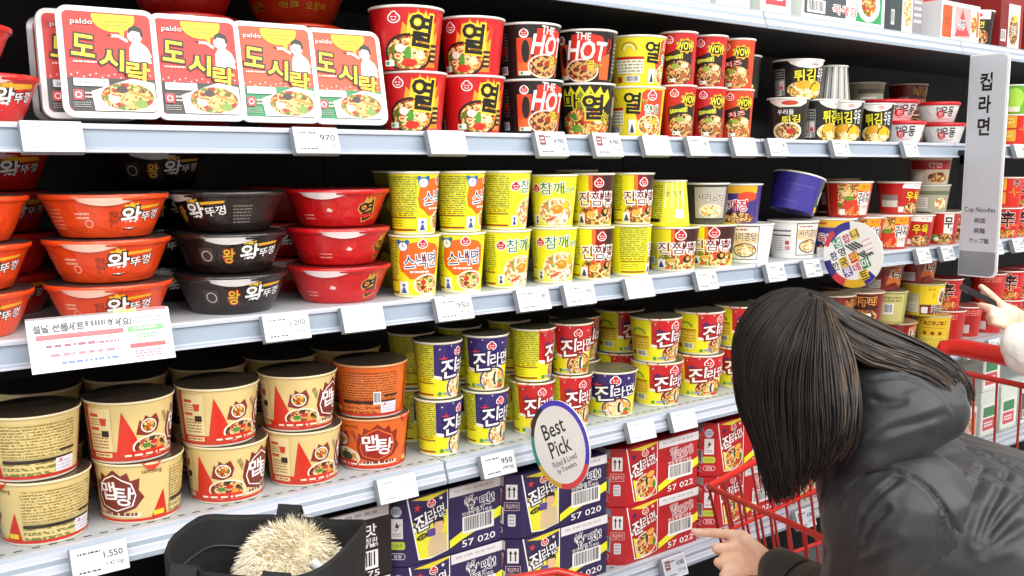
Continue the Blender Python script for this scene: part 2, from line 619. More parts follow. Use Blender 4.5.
def k_jin(kind, rb, rt, h, main, dark, accent, big=False):
    """yellow cup with a coloured star-flecked upper front and a bold slanted name"""
    a = Art()
    rm = (rb + rt) / 2
    s = rm / 44
    if big:
        a.rect(-108, 16, -50, 62, '#e9de38'); a.rect(-106, 58, -52, 63, '#b3781c'); a.rect(-106, 32, -52, 56, '#d9a72c'); a.dashes(-104, 33, -54, 55, 3, '#f2dc5a', .5, 3)
        a.barcode(-84, 14, -58, 28); a.rect(-104, 16, -92, 26, '#b03a2a')
        a.ell(-78, 68, 20, 14, '#8fb02a', a0=0, a1=180); a.ell(-78, 68, 13, 9, '#f0e94a', a0=0, a1=180)
        x0 = -46
    else:
        yellow_back(a, -116, -40)
        x0 = -40
    top = h - 5
    a.poly([(x0, h * .42), (x0, top), (58 * s, top), (58 * s, h * .62), (30 * s, h * .46), (0, h * .36)], main)
    a.poly([(x0, h * .36), (x0, h * .42), (0, h * .36), (30 * s, h * .46), (58 * s, h * .62), (58 * s, h * .56), (30 * s, h * .40), (0, h * .30)], '#f6f4e6')
    a.bowl(16 * s, h * .2, 32 * s, h * .25, '#f4f0e0', F_RED() if main.startswith('#c') else F_CREAM(), bits=((.35, .3, .24, .24, '#f3a620'), (.1, .1, .14, .5, '#2a2430'), (.2, .1, .1, .42, '#e8dcd0'), (.55, -.2, .2, .22, '#4c8a2c'), (.5, -.45, .2, .2, '#d8481e')), seed=7)
    a.ring(16 * s, h * .2, 31 * s, h * .24, 3, dark)
    a.emblem(10 * s, h * .82, 9.5 * s)
    for x, y, r in ((-22, .72, 4), (34, .86, 3), (-30, .88, 2.4), (42, .72, 2.2), (-8, .93, 2), (28, .70, 1.6)):
        a.burst(x * s, h * y, r * s, r * .35 * s, 5, W if x != -22 else accent)
    a.burst(-22 * s, h * .7, 10 * s, 3 * s, 5, accent, rot=20)
    a.text('진', -10 * s, h * .54, 36 * s, h * .34, W, [(dark, .08)], rot=6, shear=.12, bold=.03)
    a.text('라면', 28 * s, h * .58, 42 * s, h * .24, W, [(dark, .08)], rot=8, shear=.12, bold=.02)
    a.ell(-30 * s, 11, 4, 4, '#3c9a4a'); a.dashes(-24 * s, 8, -6 * s, 14, 1, '#7a9ad0', .8, 2)
    cup(kind, 'noodle_cup', 'noodle cup', rb, rt, h, YEL, a, foot='#f1efe2', lid='#6e6a58' if big else '#66624c', rim='#ece6d2', tab='#c8281e' if main.startswith('#c') else None, lidart=-.7)

# --- top shelf cups ----------------------------------------------------------
def k_yeol():
    a = Art()
    RD = '#c8161c'
    a.rect(-34, 5, 60, 44, '#d8481c'); a.rect(-34, 5, 60, 26, '#e8862a')
    a.poly([(-10, 58), (-6, 80), (0, 72), (4, 95), (12, 82), (18, 102), (26, 88), (32, 101), (38, 85), (46, 99), (50, 78), (58, 86), (60, 60), (58, 34), (30, 30), (4, 34)], '#f2a32a'); a.poly([(0, 62), (4, 88), (12, 78), (18, 97), (26, 84), (32, 95), (37, 80), (44, 90), (48, 66), (50, 40), (30, 34), (8, 40)], '#f6d43c')
    a.poly([(6, 62), (12, 76), (18, 88), (25, 78), (31, 88), (36, 72), (42, 74), (40, 44), (14, 44)], '#f9ea78')
    a.bowl(4, 28, 44, 33, '#2b1713', F_RED(), bits=((-.35, .25, .2, .22, '#f7f2e0'), (-.05, -.05, .14, .35, '#4f9a30'), (.0, -.5, .3, .22, '#d83020'), (.45, -.1, .2, .24, '#f0d9b0')), seed=9, rimw=5)
    a.emblem(-20, 87, 10)
    a.text('열', 24, 66, 42, 56, '#15100d', [('#f4cf2c', .05)], rot=-6, bold=.05)
    for k in range(3):
        a.line([(52 + k * 3, 60 + k * 4), (56 + k * 3, 80), (53 + k * 5, 92)], 3.2, '#e2402a')
    a.rect(44, 14, 58, 44, '#3a1512'); a.dashes(45, 16, 57, 42, 3, '#f0d070', .4, 3)
    a.rect(-122, 6, -72, 96, '#a31218'); a.dashes(-116, 30, -78, 84, 8, '#e8a898', .25, 5); a.barcode(-106, 8, -82, 26)
    a.rect(-40, 6, -22, 16, '#eef2ea'); a.ell(-35, 11, 3.4, 3.4, '#4aa052')
    cup('flame_red', 'noodle_cup', 'noodle cup', 52, 63, 108, RD, a, lid='#b03028')

def k_hot():
    a = Art()
    a.rect(-70, 6, -40, 78, '#e24a26'); a.rect(-70, 6, -40, 30, '#ea6a2c')
    a.ell(-52, 52, 8, 22, '#20191a')
    a.poly([(-36, 26), (-30, 96), (8, 98), (34, 92), (46, 66), (44, 26)], '#d02f1e')
    a.poly([(30, 6), (30, 50), (56, 60), (56, 6)], '#e8632c')
    a.bowl(-10, 24, 38, 24, '#efe2cc', F_BROWN(), noodle='#dfa860', bits=((.2, .2, .25, .25, '#a83226'), (-.3, .1, .2, .2, '#7a2a20')), seed=4)
    a.text('THE', -6, 93, 30, 15, W, rot=-6, bold=.03)
    a.text('HOT', 2, 64, 82, 40, W, rot=-3, shear=.1, bold=.05)
    a.text('열', 8, 36, 18, 20, '#f6d23a', [('#241a16', .05)], bold=.03); a.text('라면', 26, 34, 18, 9, '#f6d23a', [('#241a16', .05)])
    for q in (40, 48):
        a.line([(q, 60), (q + 8, 72), (q + 7, 88)], 2.2, '#d83a24')
    a.rect(-135, 6, -84, 96, '#191516'); a.dashes(-130, 34, -90, 90, 9, '#8c7a74', .3, 7); a.barcode(-122, 8, -94, 24); a.rect(-128, 46, -92, 60, '#8c1e1c')
    a.ell(-55, 86, 9, 9, '#f3efe8', n=18); a.emblem(-55, 87, 8)
    a.rect(64, 8, 110, 94, '#262022'); a.dashes(68, 20, 106, 84, 8, '#b8a8a0', .3, 9)
    a.rect(-66, 6, -42, 14, '#e6efe0'); a.ell(-60, 10, 3, 3, '#4aa052')
    cup('hot_black', 'noodle_cup', 'noodle cup', 53, 64, 108, '#1b1617', a, lid='#2a2224')

def k_mayeol():
    a = Art()
    a.poly([(-56, 78), (-50, 98), (-42, 82), (-34, 101), (-24, 86), (-14, 102), (-4, 86), (6, 101), (16, 84), (28, 100), (36, 82), (46, 96), (54, 78), (40, 60), (-44, 60)], '#d8d22a')
    a.poly([(-44, 70), (-34, 90), (-24, 76), (-12, 92), (-2, 76), (8, 90), (20, 74), (32, 88), (40, 68), (20, 56), (-30, 56)], '#7a8a1c')
    a.ell(0, 24, 58, 32, F_RED()); a.noodles(0, 24, 54, 28, '#e8c070', 14, 2, 6)
    a.ell(4, 34, 14, 10, '#d8401e'); a.ell(-22, 14, 12, 8, '#6a9a2c'); a.ell(26, 30, 10, 7, '#f4e6c8'); a.ell(-30, 40, 8, 6, '#4c8a2c')
    a.text('마', -34, 70, 34, 30, '#15100d', [('#e8d62c', .05)], bold=.05)
    a.text('열', 14, 58, 48, 52, '#15100d', [('#e8d62c', .05)], bold=.06)
    a.text('라면', 42, 34, 18, 24, '#15100d', [('#e8d62c', .05)], rot=-20, bold=.03)
    a.rect(66, 6, 120, 96, '#241c1a'); a.rect(64, 40, 84, 80, '#8c8878')
    a.rect(-130, 6, -70, 96, '#231b1a'); a.dashes(-124, 30, -76, 90, 9, '#8c7a64', .3, 3)
    cup('garlic_black', 'noodle_cup', 'noodle cup', 51, 60, 108, '#1d1815', a, lid='#b8b09a')

def k_yeolsesame():
    a = Art()
    a.poly([(-10, 56), (-8, 82), (16, 100), (62, 100), (64, 6), (6, 6), (0, 30)], '#e8472a')
    a.bowl(30, 24, 32, 24, '#f3e8c8', F_RED(), bits=((.2, .3, .26, .26, '#f5b83a'), (-.3, 0, .2, .3, '#f4ead2')), seed=12)
    a.emblem(30, 88, 11)
    a.text('열', -14, 72, 38, 46, '#15110e', [('#f2ea3c', .04)], rot=-4, bold=.05)
    a.text('라면', 12, 76, 14, 9, '#f2e04a', [('#15110e', .04)])
    a.text('참깨', 30, 58, 34, 20, '#18925a', [(W, .06)], bold=.02)
    a.rect(-22, 6, -6, 36, '#eef2f2'); a.poly([(-19, 8), (-15, 26), (-13, 26), (-9, 8)], '#2c3a66')
    a.rect(-98, 26, -34, 60, '#f4efd2'); a.rect(-98, 56, -34, 62, '#c0281c'); a.dashes(-96, 28, -36, 55, 4, '#9c9684', .5, 3)
    a.barcode(-76, 8, -42, 22); a.rect(-98, 8, -84, 20, '#a83a2a')
    a.ring(-66, 76, 18, 18, 3, '#b8962c', 0, 180); a.ring(-66, 76, 12, 12, 3, '#fff6c0', 0, 180)
    cup('flame_yellow', 'noodle_cup', 'noodle cup', 52, 62, 108, '#f3dc2a', a, lid='#d8c23a')

def k_wow(kind, alt=False):
    a = Art()
    a.poly([(-34, 30), (-34, 66), (34, 88), (34, 44)], '#2a1c18')
    a.ell(4, 26, 36, 26, F_BROWN() if not alt else F_RED()); a.noodles(4, 26, 34, 24, '#ead09a', 12, 1.8, 8)
    a.ell(-8, 40, 8, 6, '#8ab03a'); a.ell(14, 20, 9, 7, '#b0602a'); a.ell(16, 42, 8, 6, '#f0d8a8')
    a.burst(16, 84, 24, 18, 9, '#f0b21c', .75)
    a.ell(16, 84, 17, 12, '#221c14')
    a.text('WOW', 16, 84, 40, 18, '#f5e93a', [('#2a2210', .06)], bold=.05)
    if alt:
        a.text('치즈', -4, 58, 40, 12, '#f7d7c8', [('#b02a1e', .05)], rot=10)
    else:
        a.dashes(-30, 54, 10, 62, 1, '#d8d84a', .8, 3); a.line([(-30, 54), (10, 66)], 5, '#b8c83a')
    a.emblem(-20, 98, 9)
    a.rect(-104, 6, -44, 112, '#9c1a1a' if not alt else '#b03a20'); a.dashes(-98, 30, -50, 100, 9, '#d88a80', .3, 4)
    a.rect(-24, 5, -6, 13, '#e6efe0'); a.ell(-20, 9, 2.6, 2.6, '#4aa052')
    cup(kind, 'noodle_cup', 'noodle cup', 35, 42, 117, '#c41f22' if not alt else '#d4441e', a, lid='#a02420')

def udon(kind, rb, rt, h, s):
    a = Art()
    top = h - 5
    a.poly([(-40 * s, top), (44 * s, top), (44 * s, top - 6), (30 * s, top - 15), (4 * s, top - 20), (-20 * s, top - 16), (-34 * s, top - 8)], '#f4f2ec')
    a.ell(14 * s, top - 8, 10 * s, 3.4, '#d83a30'); a.dashes(2 * s, top - 10, 26 * s, top - 6, 1, '#f8e8e0', .6, 2)
    a.ell(4 * s, 22, 46 * s, 24, F_YEL()); a.noodles(4 * s, 22, 42 * s, 20, '#f8ebb8', 12, 2, 3)
    a.ell(20 * s, 30, 16 * s, 13, '#f2b81e'); a.ell(-8 * s, 34, 16 * s, 11, '#e8a92a'); a.line([(6 * s, 22), (10 * s, 34), (20 * s, 42)], 3.4, '#241a14'); a.ell(26 * s, 14, 9 * s, 5, '#fff3c8')
    a.text('튀김', -6 * s, h * .58, 44 * s, h * .3, '#f2e92c', [('#16140e', .04)], rot=4, bold=.04)
    a.text('우동', 32 * s, h * .60, 22 * s, h * .34, W, [('#16140e', .04)], bold=.02)
    a.rect(-100 * s, 8, -46 * s, h * .76, '#8c8a84'); a.rect(-98 * s, h * .5, -48 * s, h * .72, '#3a3836'); a.dashes(-96 * s, h * .52, -50 * s, h * .7, 3, '#c8c6c0', .4, 3)
    a.dashes(-96 * s, 26, -66 * s, h * .46, 5, '#e8e6e0', .5, 5); a.rect(-62 * s, 22, -49 * s, h * .46, '#e8d8d8'); a.rect(-60 * s, 24, -51 * s, h * .32, '#c0484a'); a.barcode(-84 * s, 8, -56 * s, 20)
    cup(kind, 'noodle_cup', 'noodle cup', rb, rt, h, '#1c1a17', a, lid='#e4e0d6', rim='#f4f2ee')

def k_udon_side():
    a = Art()
    a.poly([(-50, 96), (-20, 82), (30, 84), (50, 94), (50, 104), (-50, 104)], '#e8e2d4'); a.ell(4, 93, 20, 6, '#c0402e')
    a.ell(0, 22, 40, 24, '#efe6d0'); a.ell(0, 22, 34, 19, F_BROWN()); a.noodles(0, 22, 32, 17, '#e8d8a8', 10, 2, 3); a.ell(6, 22, 10, 7, '#c0281e')
    a.text('우리들', -6, 70, 40, 13, W, bold=.01); a.text('튀김', 8, 52, 48, 20, '#eee12e', [('#16140e', .04)], rot=6, bold=.04)
    cup('udon_round', 'noodle_cup', 'noodle cup', 44, 53, 107, '#221d19', a, lid='#ded8ca')

# --- middle shelf cups further along ----------------------------------------
def k_misc():
    a = Art()   # pale soup bowl, dark wrapped version
    a.rect(-44, 10, 44, 92, '#2c2a2a'); a.rect(-40, 14, 40, 88, '#b9b2a8')
    a.text('사리곰탕', 0, 64, 66, 18, '#1c1a1a', [('#e8e4da', .04)]); a.bowl(0, 32, 30, 17, '#d8d2c4', F_CREAM(), seed=3)
    cup('oxbone_grey', 'noodle_cup', 'noodle cup', 44, 54, 98, '#4a4644', a, lid='#6a6660', film=True)
    a = Art()   # white soup cup with a framed photograph
    a.rect(-30, 8, 42, 92, '#23201f'); a.rect(-28, 10, 40, 90, '#f1ece4'); a.dashes(-22, 80, 14, 86, 1, '#b02a24', .7, 3)
    a.poly([(-28, 50), (-28, 76), (40, 76), (40, 50)], '#eec89a')
    a.text('사리곰탕', 6, 66, 60, 20, '#241c18', [('#f6ead6', .04)], bold=.02)
    a.bowl(8, 32, 30, 18, '#6a4a34', F_CREAM(), noodle='#fff2cf', seed=5)
    a.rect(-96, 12, -42, 78, '#e7e4e2'); a.rect(-94, 58, -44, 62, '#55504e'); a.rect(-94, 70, -44, 74, '#55504e'); a.dashes(-92, 18, -66, 56, 6, '#a8a4a2', .5, 3)
    a.rect(-58, 36, -48, 46, '#b8343a'); a.rect(-58, 22, -46, 32, '#d8888a')
    cup('oxbone_white', 'noodle_cup', 'noodle cup', 54, 66, 98, '#f2f1ee', a, lid='#e4e2de', film=True)
    a = Art()   # blue and yellow beef soup
    a.rect(-60, 74, 60, 93, '#f0b62a'); a.rect(-60, 56, 60, 74, '#45308c'); a.ell(34, 66, 26, 12, '#e24c2a')
    a.dashes(-46, 80, -14, 87, 1, '#a03a1e', .8, 3)
    a.text('육개장', -2, 44, 78, 28, '#c8201e', [(W, .06)], bold=.04)
    a.ell(0, 12, 56, 16, F_BROWN()); a.noodles(0, 12, 50, 12, '#e8c890', 10, 2, 2)
    cup('beef_blue', 'noodle_cup', 'noodle cup', 50, 60, 98, '#3c2d7c', a, lid='#d8d4cc', film=True)
    a = Art()   # violet cup lying askew
    a.rect(40, 8, 120, 90, '#2d5a44'); a.rect(44, 6, 120, 20, '#f0b428'); a.ell(66, 46, 16, 18, '#d8c8d8'); a.text('육개장', 66, 46, 26, 16, '#b01e2c', [(W, .05)])
    a.rect(-60, 20, -20, 21, '#7a72c8'); a.rect(-60, 64, 20, 65, '#7a72c8')
    cup('beef_violet', 'noodle_cup', 'noodle cup', 58, 68, 98, '#3a3292', a, lid='#c8c6cc', film=True)
    a = Art()   # kimchi cup
    a.rect(-64, 6, -62, 94, '#f2d8c8')
    a.rect(-30, 6, 62, 94, F_RED()); a.noodles(-8, 68, 22, 24, '#f6dc9a', 14, 2.4, 3); a.poly([(-20, 18), (24, 8), (30, 44), (-6, 54)], '#d83a20'); a.poly([(-10, 12), (12, 8), (16, 34)], '#ef7a3a'); a.ell(0, 52, 12, 7, '#6a9a30')
    a.poly([(22, 94), (20, 74), (64, 70), (64, 94)], '#f2a21e'); a.poly([(22, 74), (64, 68), (64, 62), (24, 68)], '#e2331e')
    a.text('농심', 44, 84, 24, 9, '#c0201c')
    a.text('김치', 44, 52, 44, 32, '#191412', [(W, .07)], bold=.05)
    a.rect(32, 6, 64, 40, '#f4e4dc'); a.text('사발면', 48, 28, 26, 10, '#7a2a86'); a.rect(-26, 6, -10, 22, '#f0eeec')
    cup('kimchi', 'noodle_cup', 'noodle cup', 52, 66, 98, '#c42419', a, lid='#e2c8b8', film=True)
    a = Art()   # beef, red with white cap
    a.poly([(-10, 90), (-14, 76), (60, 72), (60, 90)], '#f0ece6'); a.text('농심', 30, 83, 20, 7, '#c0201c')
    a.ell(26, 16, 36, 18, F_BROWN()); a.noodles(26, 16, 32, 14, '#f0d090', 10, 2, 5)
    a.text('우육', 22, 52, 48, 28, '#f4e32a', [('#6a1210', .05)], bold=.04)
    a.rect(-76, 20, -24, 56, '#cfc8c0'); a.rect(-76, 40, -24, 56, '#8a8078'); a.dashes(-74, 22, -26, 38, 3, '#f2efe8', .5, 2); a.rect(-22, 6, -6, 22, '#eeeae4')
    cup('beef_red', 'noodle_cup', 'noodle cup', 50, 62, 94, '#bf1d1a', a, lid='#c8b0a4', film=True)
    a = Art()   # radish and leek, red with white panel
    a.rect(6, 26, 36, 92, '#f4f0ea'); a.text('무', 20, 66, 26, 34, '#15110f', bold=.06); a.text('파마', 30, 46, 10, 16, '#15110f')
    a.ell(12, 16, 32, 18, F_BROWN()); a.ell(-20, 20, 12, 10, '#6aa42c'); a.ell(-14, 16, 8, 6, '#f6f2e6')
    cup('leek_red', 'noodle_cup', 'noodle cup', 42, 50, 98, '#cc2018', a, lid='#c8b4a8', film=True)
    a = Art()   # pale grey-green cup with a red band
    a.rect(-70, 52, 70, 84, '#a81e22'); a.text('간면', 6, 68, 40, 18, '#f2d8cc'); a.ell(20, 24, 34, 18, F_BROWN()); a.rect(-66, 10, -28, 44, '#d8d6cc')
    cup('band_cream', 'noodle_cup', 'noodle cup', 54, 64, 96, '#cbb89c', a, lid='#a89a88', film=True)
    a = Art()
    a.rect(-70, 60, 70, 74, '#6c7258'); a.rect(-60, 12, -10, 50, '#d8d8d0'); a.dashes(-56, 16, -14, 46, 4, '#8a8a84', .5, 3); a.ell(34, 30, 24, 20, F_CREAM())
    cup('grey_green', 'noodle_cup', 'noodle cup', 54, 64, 96, '#a9aa92', a, lid='#8a8878', film=True)
    a = Art()   # spicy red with black brush character
    a.text('辛', 18, 62, 50, 56, '#15100f', [('#f2d8d0', .03)], bold=.04)
    a.line([(-50, 40), (-30, 40), (-24, 56), (-16, 26), (-8, 50), (-2, 40), (14, 40), (20, 54), (28, 28), (34, 42), (60, 42)], 3, '#f2a04a')
    a.ell(24, 14, 34, 14, F_RED())
    a.rect(-76, 6, -40, 86, '#b8141a')
    cup('spicy_red', 'noodle_cup', 'noodle cup', 50, 60, 100, '#d0181c', a, lid='#b82a26', film=True)
    a = Art()   # orange pictogram cup
    for k in range(2):
        a.rrect(-28, 12 + k * 44, 12, 50 + k * 44, 4, '#f2a52c'); a.ell(-8, 34 + k * 44, 12, 10, '#f6c860'); a.ell(-12, 36 + k * 44, 2, 2, '#5a2a10'); a.ell(-3, 36 + k * 44, 2, 2, '#5a2a10')
    a.line([(20, 50), (30, 50), (34, 66), (40, 36), (46, 50), (60, 50)], 3, '#f2a04a'); a.text('辛', 44, 80, 24, 26, '#15100f', [('#f2d8d0', .03)])
    cup('spicy_icons', 'noodle_cup', 'noodle cup', 50, 60, 100, '#d32a1c', a, lid='#b82a26', film=True)
    a = Art()   # brown-red seafood cup
    a.poly([(-40, 54), (-30, 92), (44, 92), (50, 56), (20, 48)], '#3a1410')
    a.text('너구리', 4, 74, 72, 26, '#1a1210', [('#f2a04a', .07)], bold=.05)
    a.ell(6, 30, 42, 20, F_BROWN()); a.noodles(6, 30, 36, 16, '#ebc184', 12, 2.4, 3); a.ell(20, 34, 8, 6, '#f0e8d8'); a.rect(-78, 20, -48, 56, '#c8beb4')
    cup('seafood_red', 'noodle_cup', 'noodle cup', 52, 62, 100, '#7c1a16', a, lid='#bfa98c', rim='#d8c8b0', film=True)
    a = Art()   # low brown-red bowl, orange flash
    a.poly([(10, 20), (20, 80), (60, 86), (70, 14), (40, 30)], '#e2762a'); a.text('너', 42, 58, 34, 34, '#1a1210', [('#f4e8d8', .07)], bold=.06)
    a.rect(-60, 8, -6, 40, '#cdc8c4'); a.dashes(-58, 12, -8, 36, 3, '#8a8480', .5, 3)
    cup('seafood_low', 'noodle_cup', 'noodle cup', 58, 70, 92, '#851614', a, lid='#9a7a5a', rim='#c9b294', film=True)
    a = Art()   # yellow curry cup
    a.rect(-26, 34, 64, 96, '#f4d81c'); a.text('농심', 6, 84, 22, 8, '#a01a18'); a.text('카', 14, 62, 8, 18, '#b8321c')
    a.ell(46, 62, 18, 26, '#f4eddc'); a.ell(46, 60, 13, 20, F_BROWN())
    a.rect(-26, 5, 64, 36, '#7a1d16'); a.text('카구리', 36, 22, 54, 28, '#171210', [('#f3ead8', .06)], bold=.05); a.rrect(-22, 9, -2, 29, 3, '#f0eeec')
    a.rect(-92, 10, -30, 70, '#d5cfae'); a.rect(-90, 12, -32, 44, '#eceade'); a.dashes(-88, 14, -34, 68, 7, '#a09a70', .4, 3)
    cup('curry_yellow', 'noodle_cup', 'noodle cup', 52, 64, 100, '#d9c422', a, lid='#b4a06a', rim='#d9cfa4', film=True)
    a = Art()   # curry cup turned round
    a.rect(-60, 8, 60, 90, '#efc72e'); a.dashes(-40, 68, 40, 84, 2, '#8a5a1a', .5, 3); a.rect(-40, 60, 40, 62, '#b8861e')
    for x in (-24, 0, 22):
        a.ell(x, 44, 6, 6, '#8c4a1c', n=10); a.ell(x + 2, 76, 5, 4, '#b0641c', n=10)
    a.rect(-44, 14, 44, 34, '#f3e35a'); a.dashes(-40, 16, 40, 32, 3, '#b08a1c', .4, 6)
    cup('curry_back', 'noodle_cup', 'noodle cup', 44, 52, 98, '#f0d227', a, lid='#b4a06a', rim='#d9cfa4', film=True)
    a = Art()   # clear-wrapped olive cup back
    a.rect(-50, 8, 50, 90, '#c6c078'); a.barcode(-12, 30, 16, 62); a.dashes(-40, 66, 40, 84, 2, '#807a3a', .5, 3)
    cup('olive_back', 'noodle_cup', 'noodle cup', 46, 55, 98, '#aaa552', a, lid='#8a8468', rim='#c9c49a', film=True)
    a = Art()   # red cup, plain back
    a.rect(-50, 20, 10, 70, '#b01c1a'); a.rect(-40, 12, -8, 40, '#d8d0cc'); a.dashes(-40, 70, 30, 90, 3, '#e8a090', .4, 3)
    cup('red_back', 'noodle_cup', 'noodle cup', 46, 56, 100, '#c91f1c', a, lid='#b05a50', film=True)
    a = Art()   # orange-brown cup with white brush name
    a.text('새우', 10, 22, 56, 26, W, [('#7a1a10', .05)], bold=.04); a.rect(-70, 20, -20, 80, '#b83a1e')
    cup('prawn_red', 'noodle_cup', 'noodle cup', 50, 60, 98, '#c8401e', a, lid='#8a5a44', film=True)
    a = Art()   # green cup
    a.ell(0, 50, 30, 34, '#a8d84a'); a.rect(-20, 8, 20, 24, '#f0ead8')
    cup('green_cup', 'noodle_cup', 'noodle cup', 44, 52, 96, '#6cae2c', a, lid='#9ac45a', film=True)
    a = Art()   # silvery inverted cup in foil
    for k in range(12):
        a.line([(-50 + k * 9, 6), (-48 + k * 9, 90)], 2.6, '#4a4844' if k % 2 else '#f4f4f2')
    cup('foil_cup', 'noodle_cup', 'noodle cup', 46, 36, 96, '#a8a8a4', a, lid='#d8d8d4', film=True)
    a = Art()   # yellow cup, upside down in film
    a.rect(-60, 10, 60, 100, '#e6e23c'); a.rect(-60, 10, -14, 96, OLIVE); a.rect(-60, 10, -18, 18, '#231d16'); a.text('라면', 12, 74, 40, 14, '#3c7a3a', rot=5); a.rect(16, 20, 38, 40, '#f0f0ea')
    for k in range(4):
        a.line([(-8 + k * 15, 44), (-6 + k * 14, 102)], 2.4, '#f6f6e8')
    cup('yellow_turned', 'noodle_cup', 'noodle cup', 50, 40, 106, YEL, a, lid='#cfc93a', film=True)
    a = Art()   # yellow noodle cup for the back rows, its shade painted in as dark olive
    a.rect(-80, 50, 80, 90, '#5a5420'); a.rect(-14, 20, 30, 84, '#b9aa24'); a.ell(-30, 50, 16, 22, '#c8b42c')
    cup('yellow_shaded', 'noodle_cup', 'noodle cup', 40, 48, 116, '#8c8420', a, lid='#3a3626')

# --- lower shelf: wide cups of stew noodles ----------------------------------
def k_stew(kind, base, dark, panel, orange=False):
    a = Art()
    # front with shield
    a.poly([(-40, 44), (-34, 74), (-28, 68), (-24, 84), (-14, 78), (0, 90), (12, 80), (22, 86), (26, 72), (40, 76), (38, 56), (46, 44), (32, 26), (0, 14), (-34, 24)], dark)
    a.poly([(-34, 44), (-28, 64), (-18, 74), (0, 82), (14, 74), (28, 68), (34, 48), (28, 30), (0, 20), (-28, 28)], W if not orange else '#e8742a')
    a.poly([(-32, 44), (-26, 63), (-17, 72), (0, 80), (13, 72), (26, 66), (32, 48), (26, 31), (0, 22), (-26, 29)], dark if not orange else '#9c2014')
    a.text('맵', -13, 54, 30, 30, W, rot=5, bold=.04); a.text('탕', 15, 46, 30, 32, W, rot=-4, bold=.04)
    a.text('samyang', 58 if not orange else -50, 84, 30, 7, '#6a3a1a')
    a.poly([(56, 8), (76, 52), (84, 8)], '#cf2a1a'); a.rect(60, 10, 78, 18, '#f0d030')
    a.rect(-30, 11, 40, 18, '#e9e2d2'); a.dashes(-28, 12, 38, 18, 1, '#7a2a1a', .8, 4)
    # picture panel to the left of the shield
    a.poly([(-124, 9), (-112, 84), (-96, 50), (-80, 14), (-40, 10)], '#d4301c')
    a.poly([(-92, 46), (-86, 70), (-82, 62), (-78, 76), (-70, 70), (-60, 76), (-54, 62), (-58, 48), (-74, 42)], '#8c2a1c'); a.ell(-72, 58, 14, 13, W); a.ell(-72, 58, 11, 10, F_RED())
    a.ring(-72, 58, 14, 13, 1.4, '#5a2416')
    a.bowl(-66, 24, 32, 19, '#f2e8d2', F_BROWN() if not orange else F_CREAM(), noodle='#efcf92', bits=((.1, .3, .2, .2, '#c8301c'), (-.3, .1, .2, .2, '#4c8a2c'), (.4, -.1, .18, .2, '#e89a3a')), seed=11)
    if orange:
        a.ell(-64, 26, 14, 9, '#3c4a30')
    a.text('매운맛', -42, 66, 7, 26, '#5a2416', rot=25)
    # cooking steps panel
    a.rect(-176, 9, -168, 94, '#cf3a22'); a.rect(-168, 9, -40, 19, '#d4301c'); a.rect(-164, 10, -130, 17, panel); a.dashes(-162, 11, -134, 16, 1, '#a0622c', .6, 9)
    a.rect(-168, 20, -128, 90, panel); a.rect(-164, 76, -148, 81, '#c8522c'); a.rect(-164, 54, -148, 59, '#c8522c')
    a.dashes(-164, 62, -146, 74, 3, '#a0622c', .4, 2); a.dashes(-164, 24, -134, 50, 5, '#a0622c', .4, 3); a.poly([(-144, 62), (-146, 74), (-134, 74), (-136, 62)], '#d0402a'); a.rect(-144, 44, -132, 54, '#2c1a16')
    # nutrition panel to the right
    fp = fineprint(base, '#8a7a3c', .9, .52) if not orange else fineprint('#df7a34', '#8c3c12', .9, .55)
    a.rect(88, 36, 196, 86, fp)
    a.rect(88, 28, 196, 33, '#2a211a'); a.rect(170, 40, 198, 44, '#2a211a')
    a.rect(88, 9, 180, 27, fineprint(base if not orange else '#df7a34', '#7a7a3a' if not orange else '#94441a', .5, .5))
    a.rect(164, 9, 196, 30, '#eae6ea'); a.dashes(166, 11, 194, 26, 3, '#b0a8c8', .5, 8); a.ell(172, 26, 3, 3, '#d87a9a')
    a.barcode(150, 26, 164, 50) if orange else None
    # red band round the foot
    a.rect(-210, 4, 212, 8.5, '#cc2c1c')
    a.dashes(-110, 10, -20, 14, 1, '#f8e8d0', .8, 5)
    cup(kind, 'noodle_cup', 'noodle cup', 59, 68.5, 100, base, a, foot='#f4f0e6', lid='#4c4034', rim='#ecd9b0' if not orange else '#e2a06a', tab='#d8321e', lidart=.9)

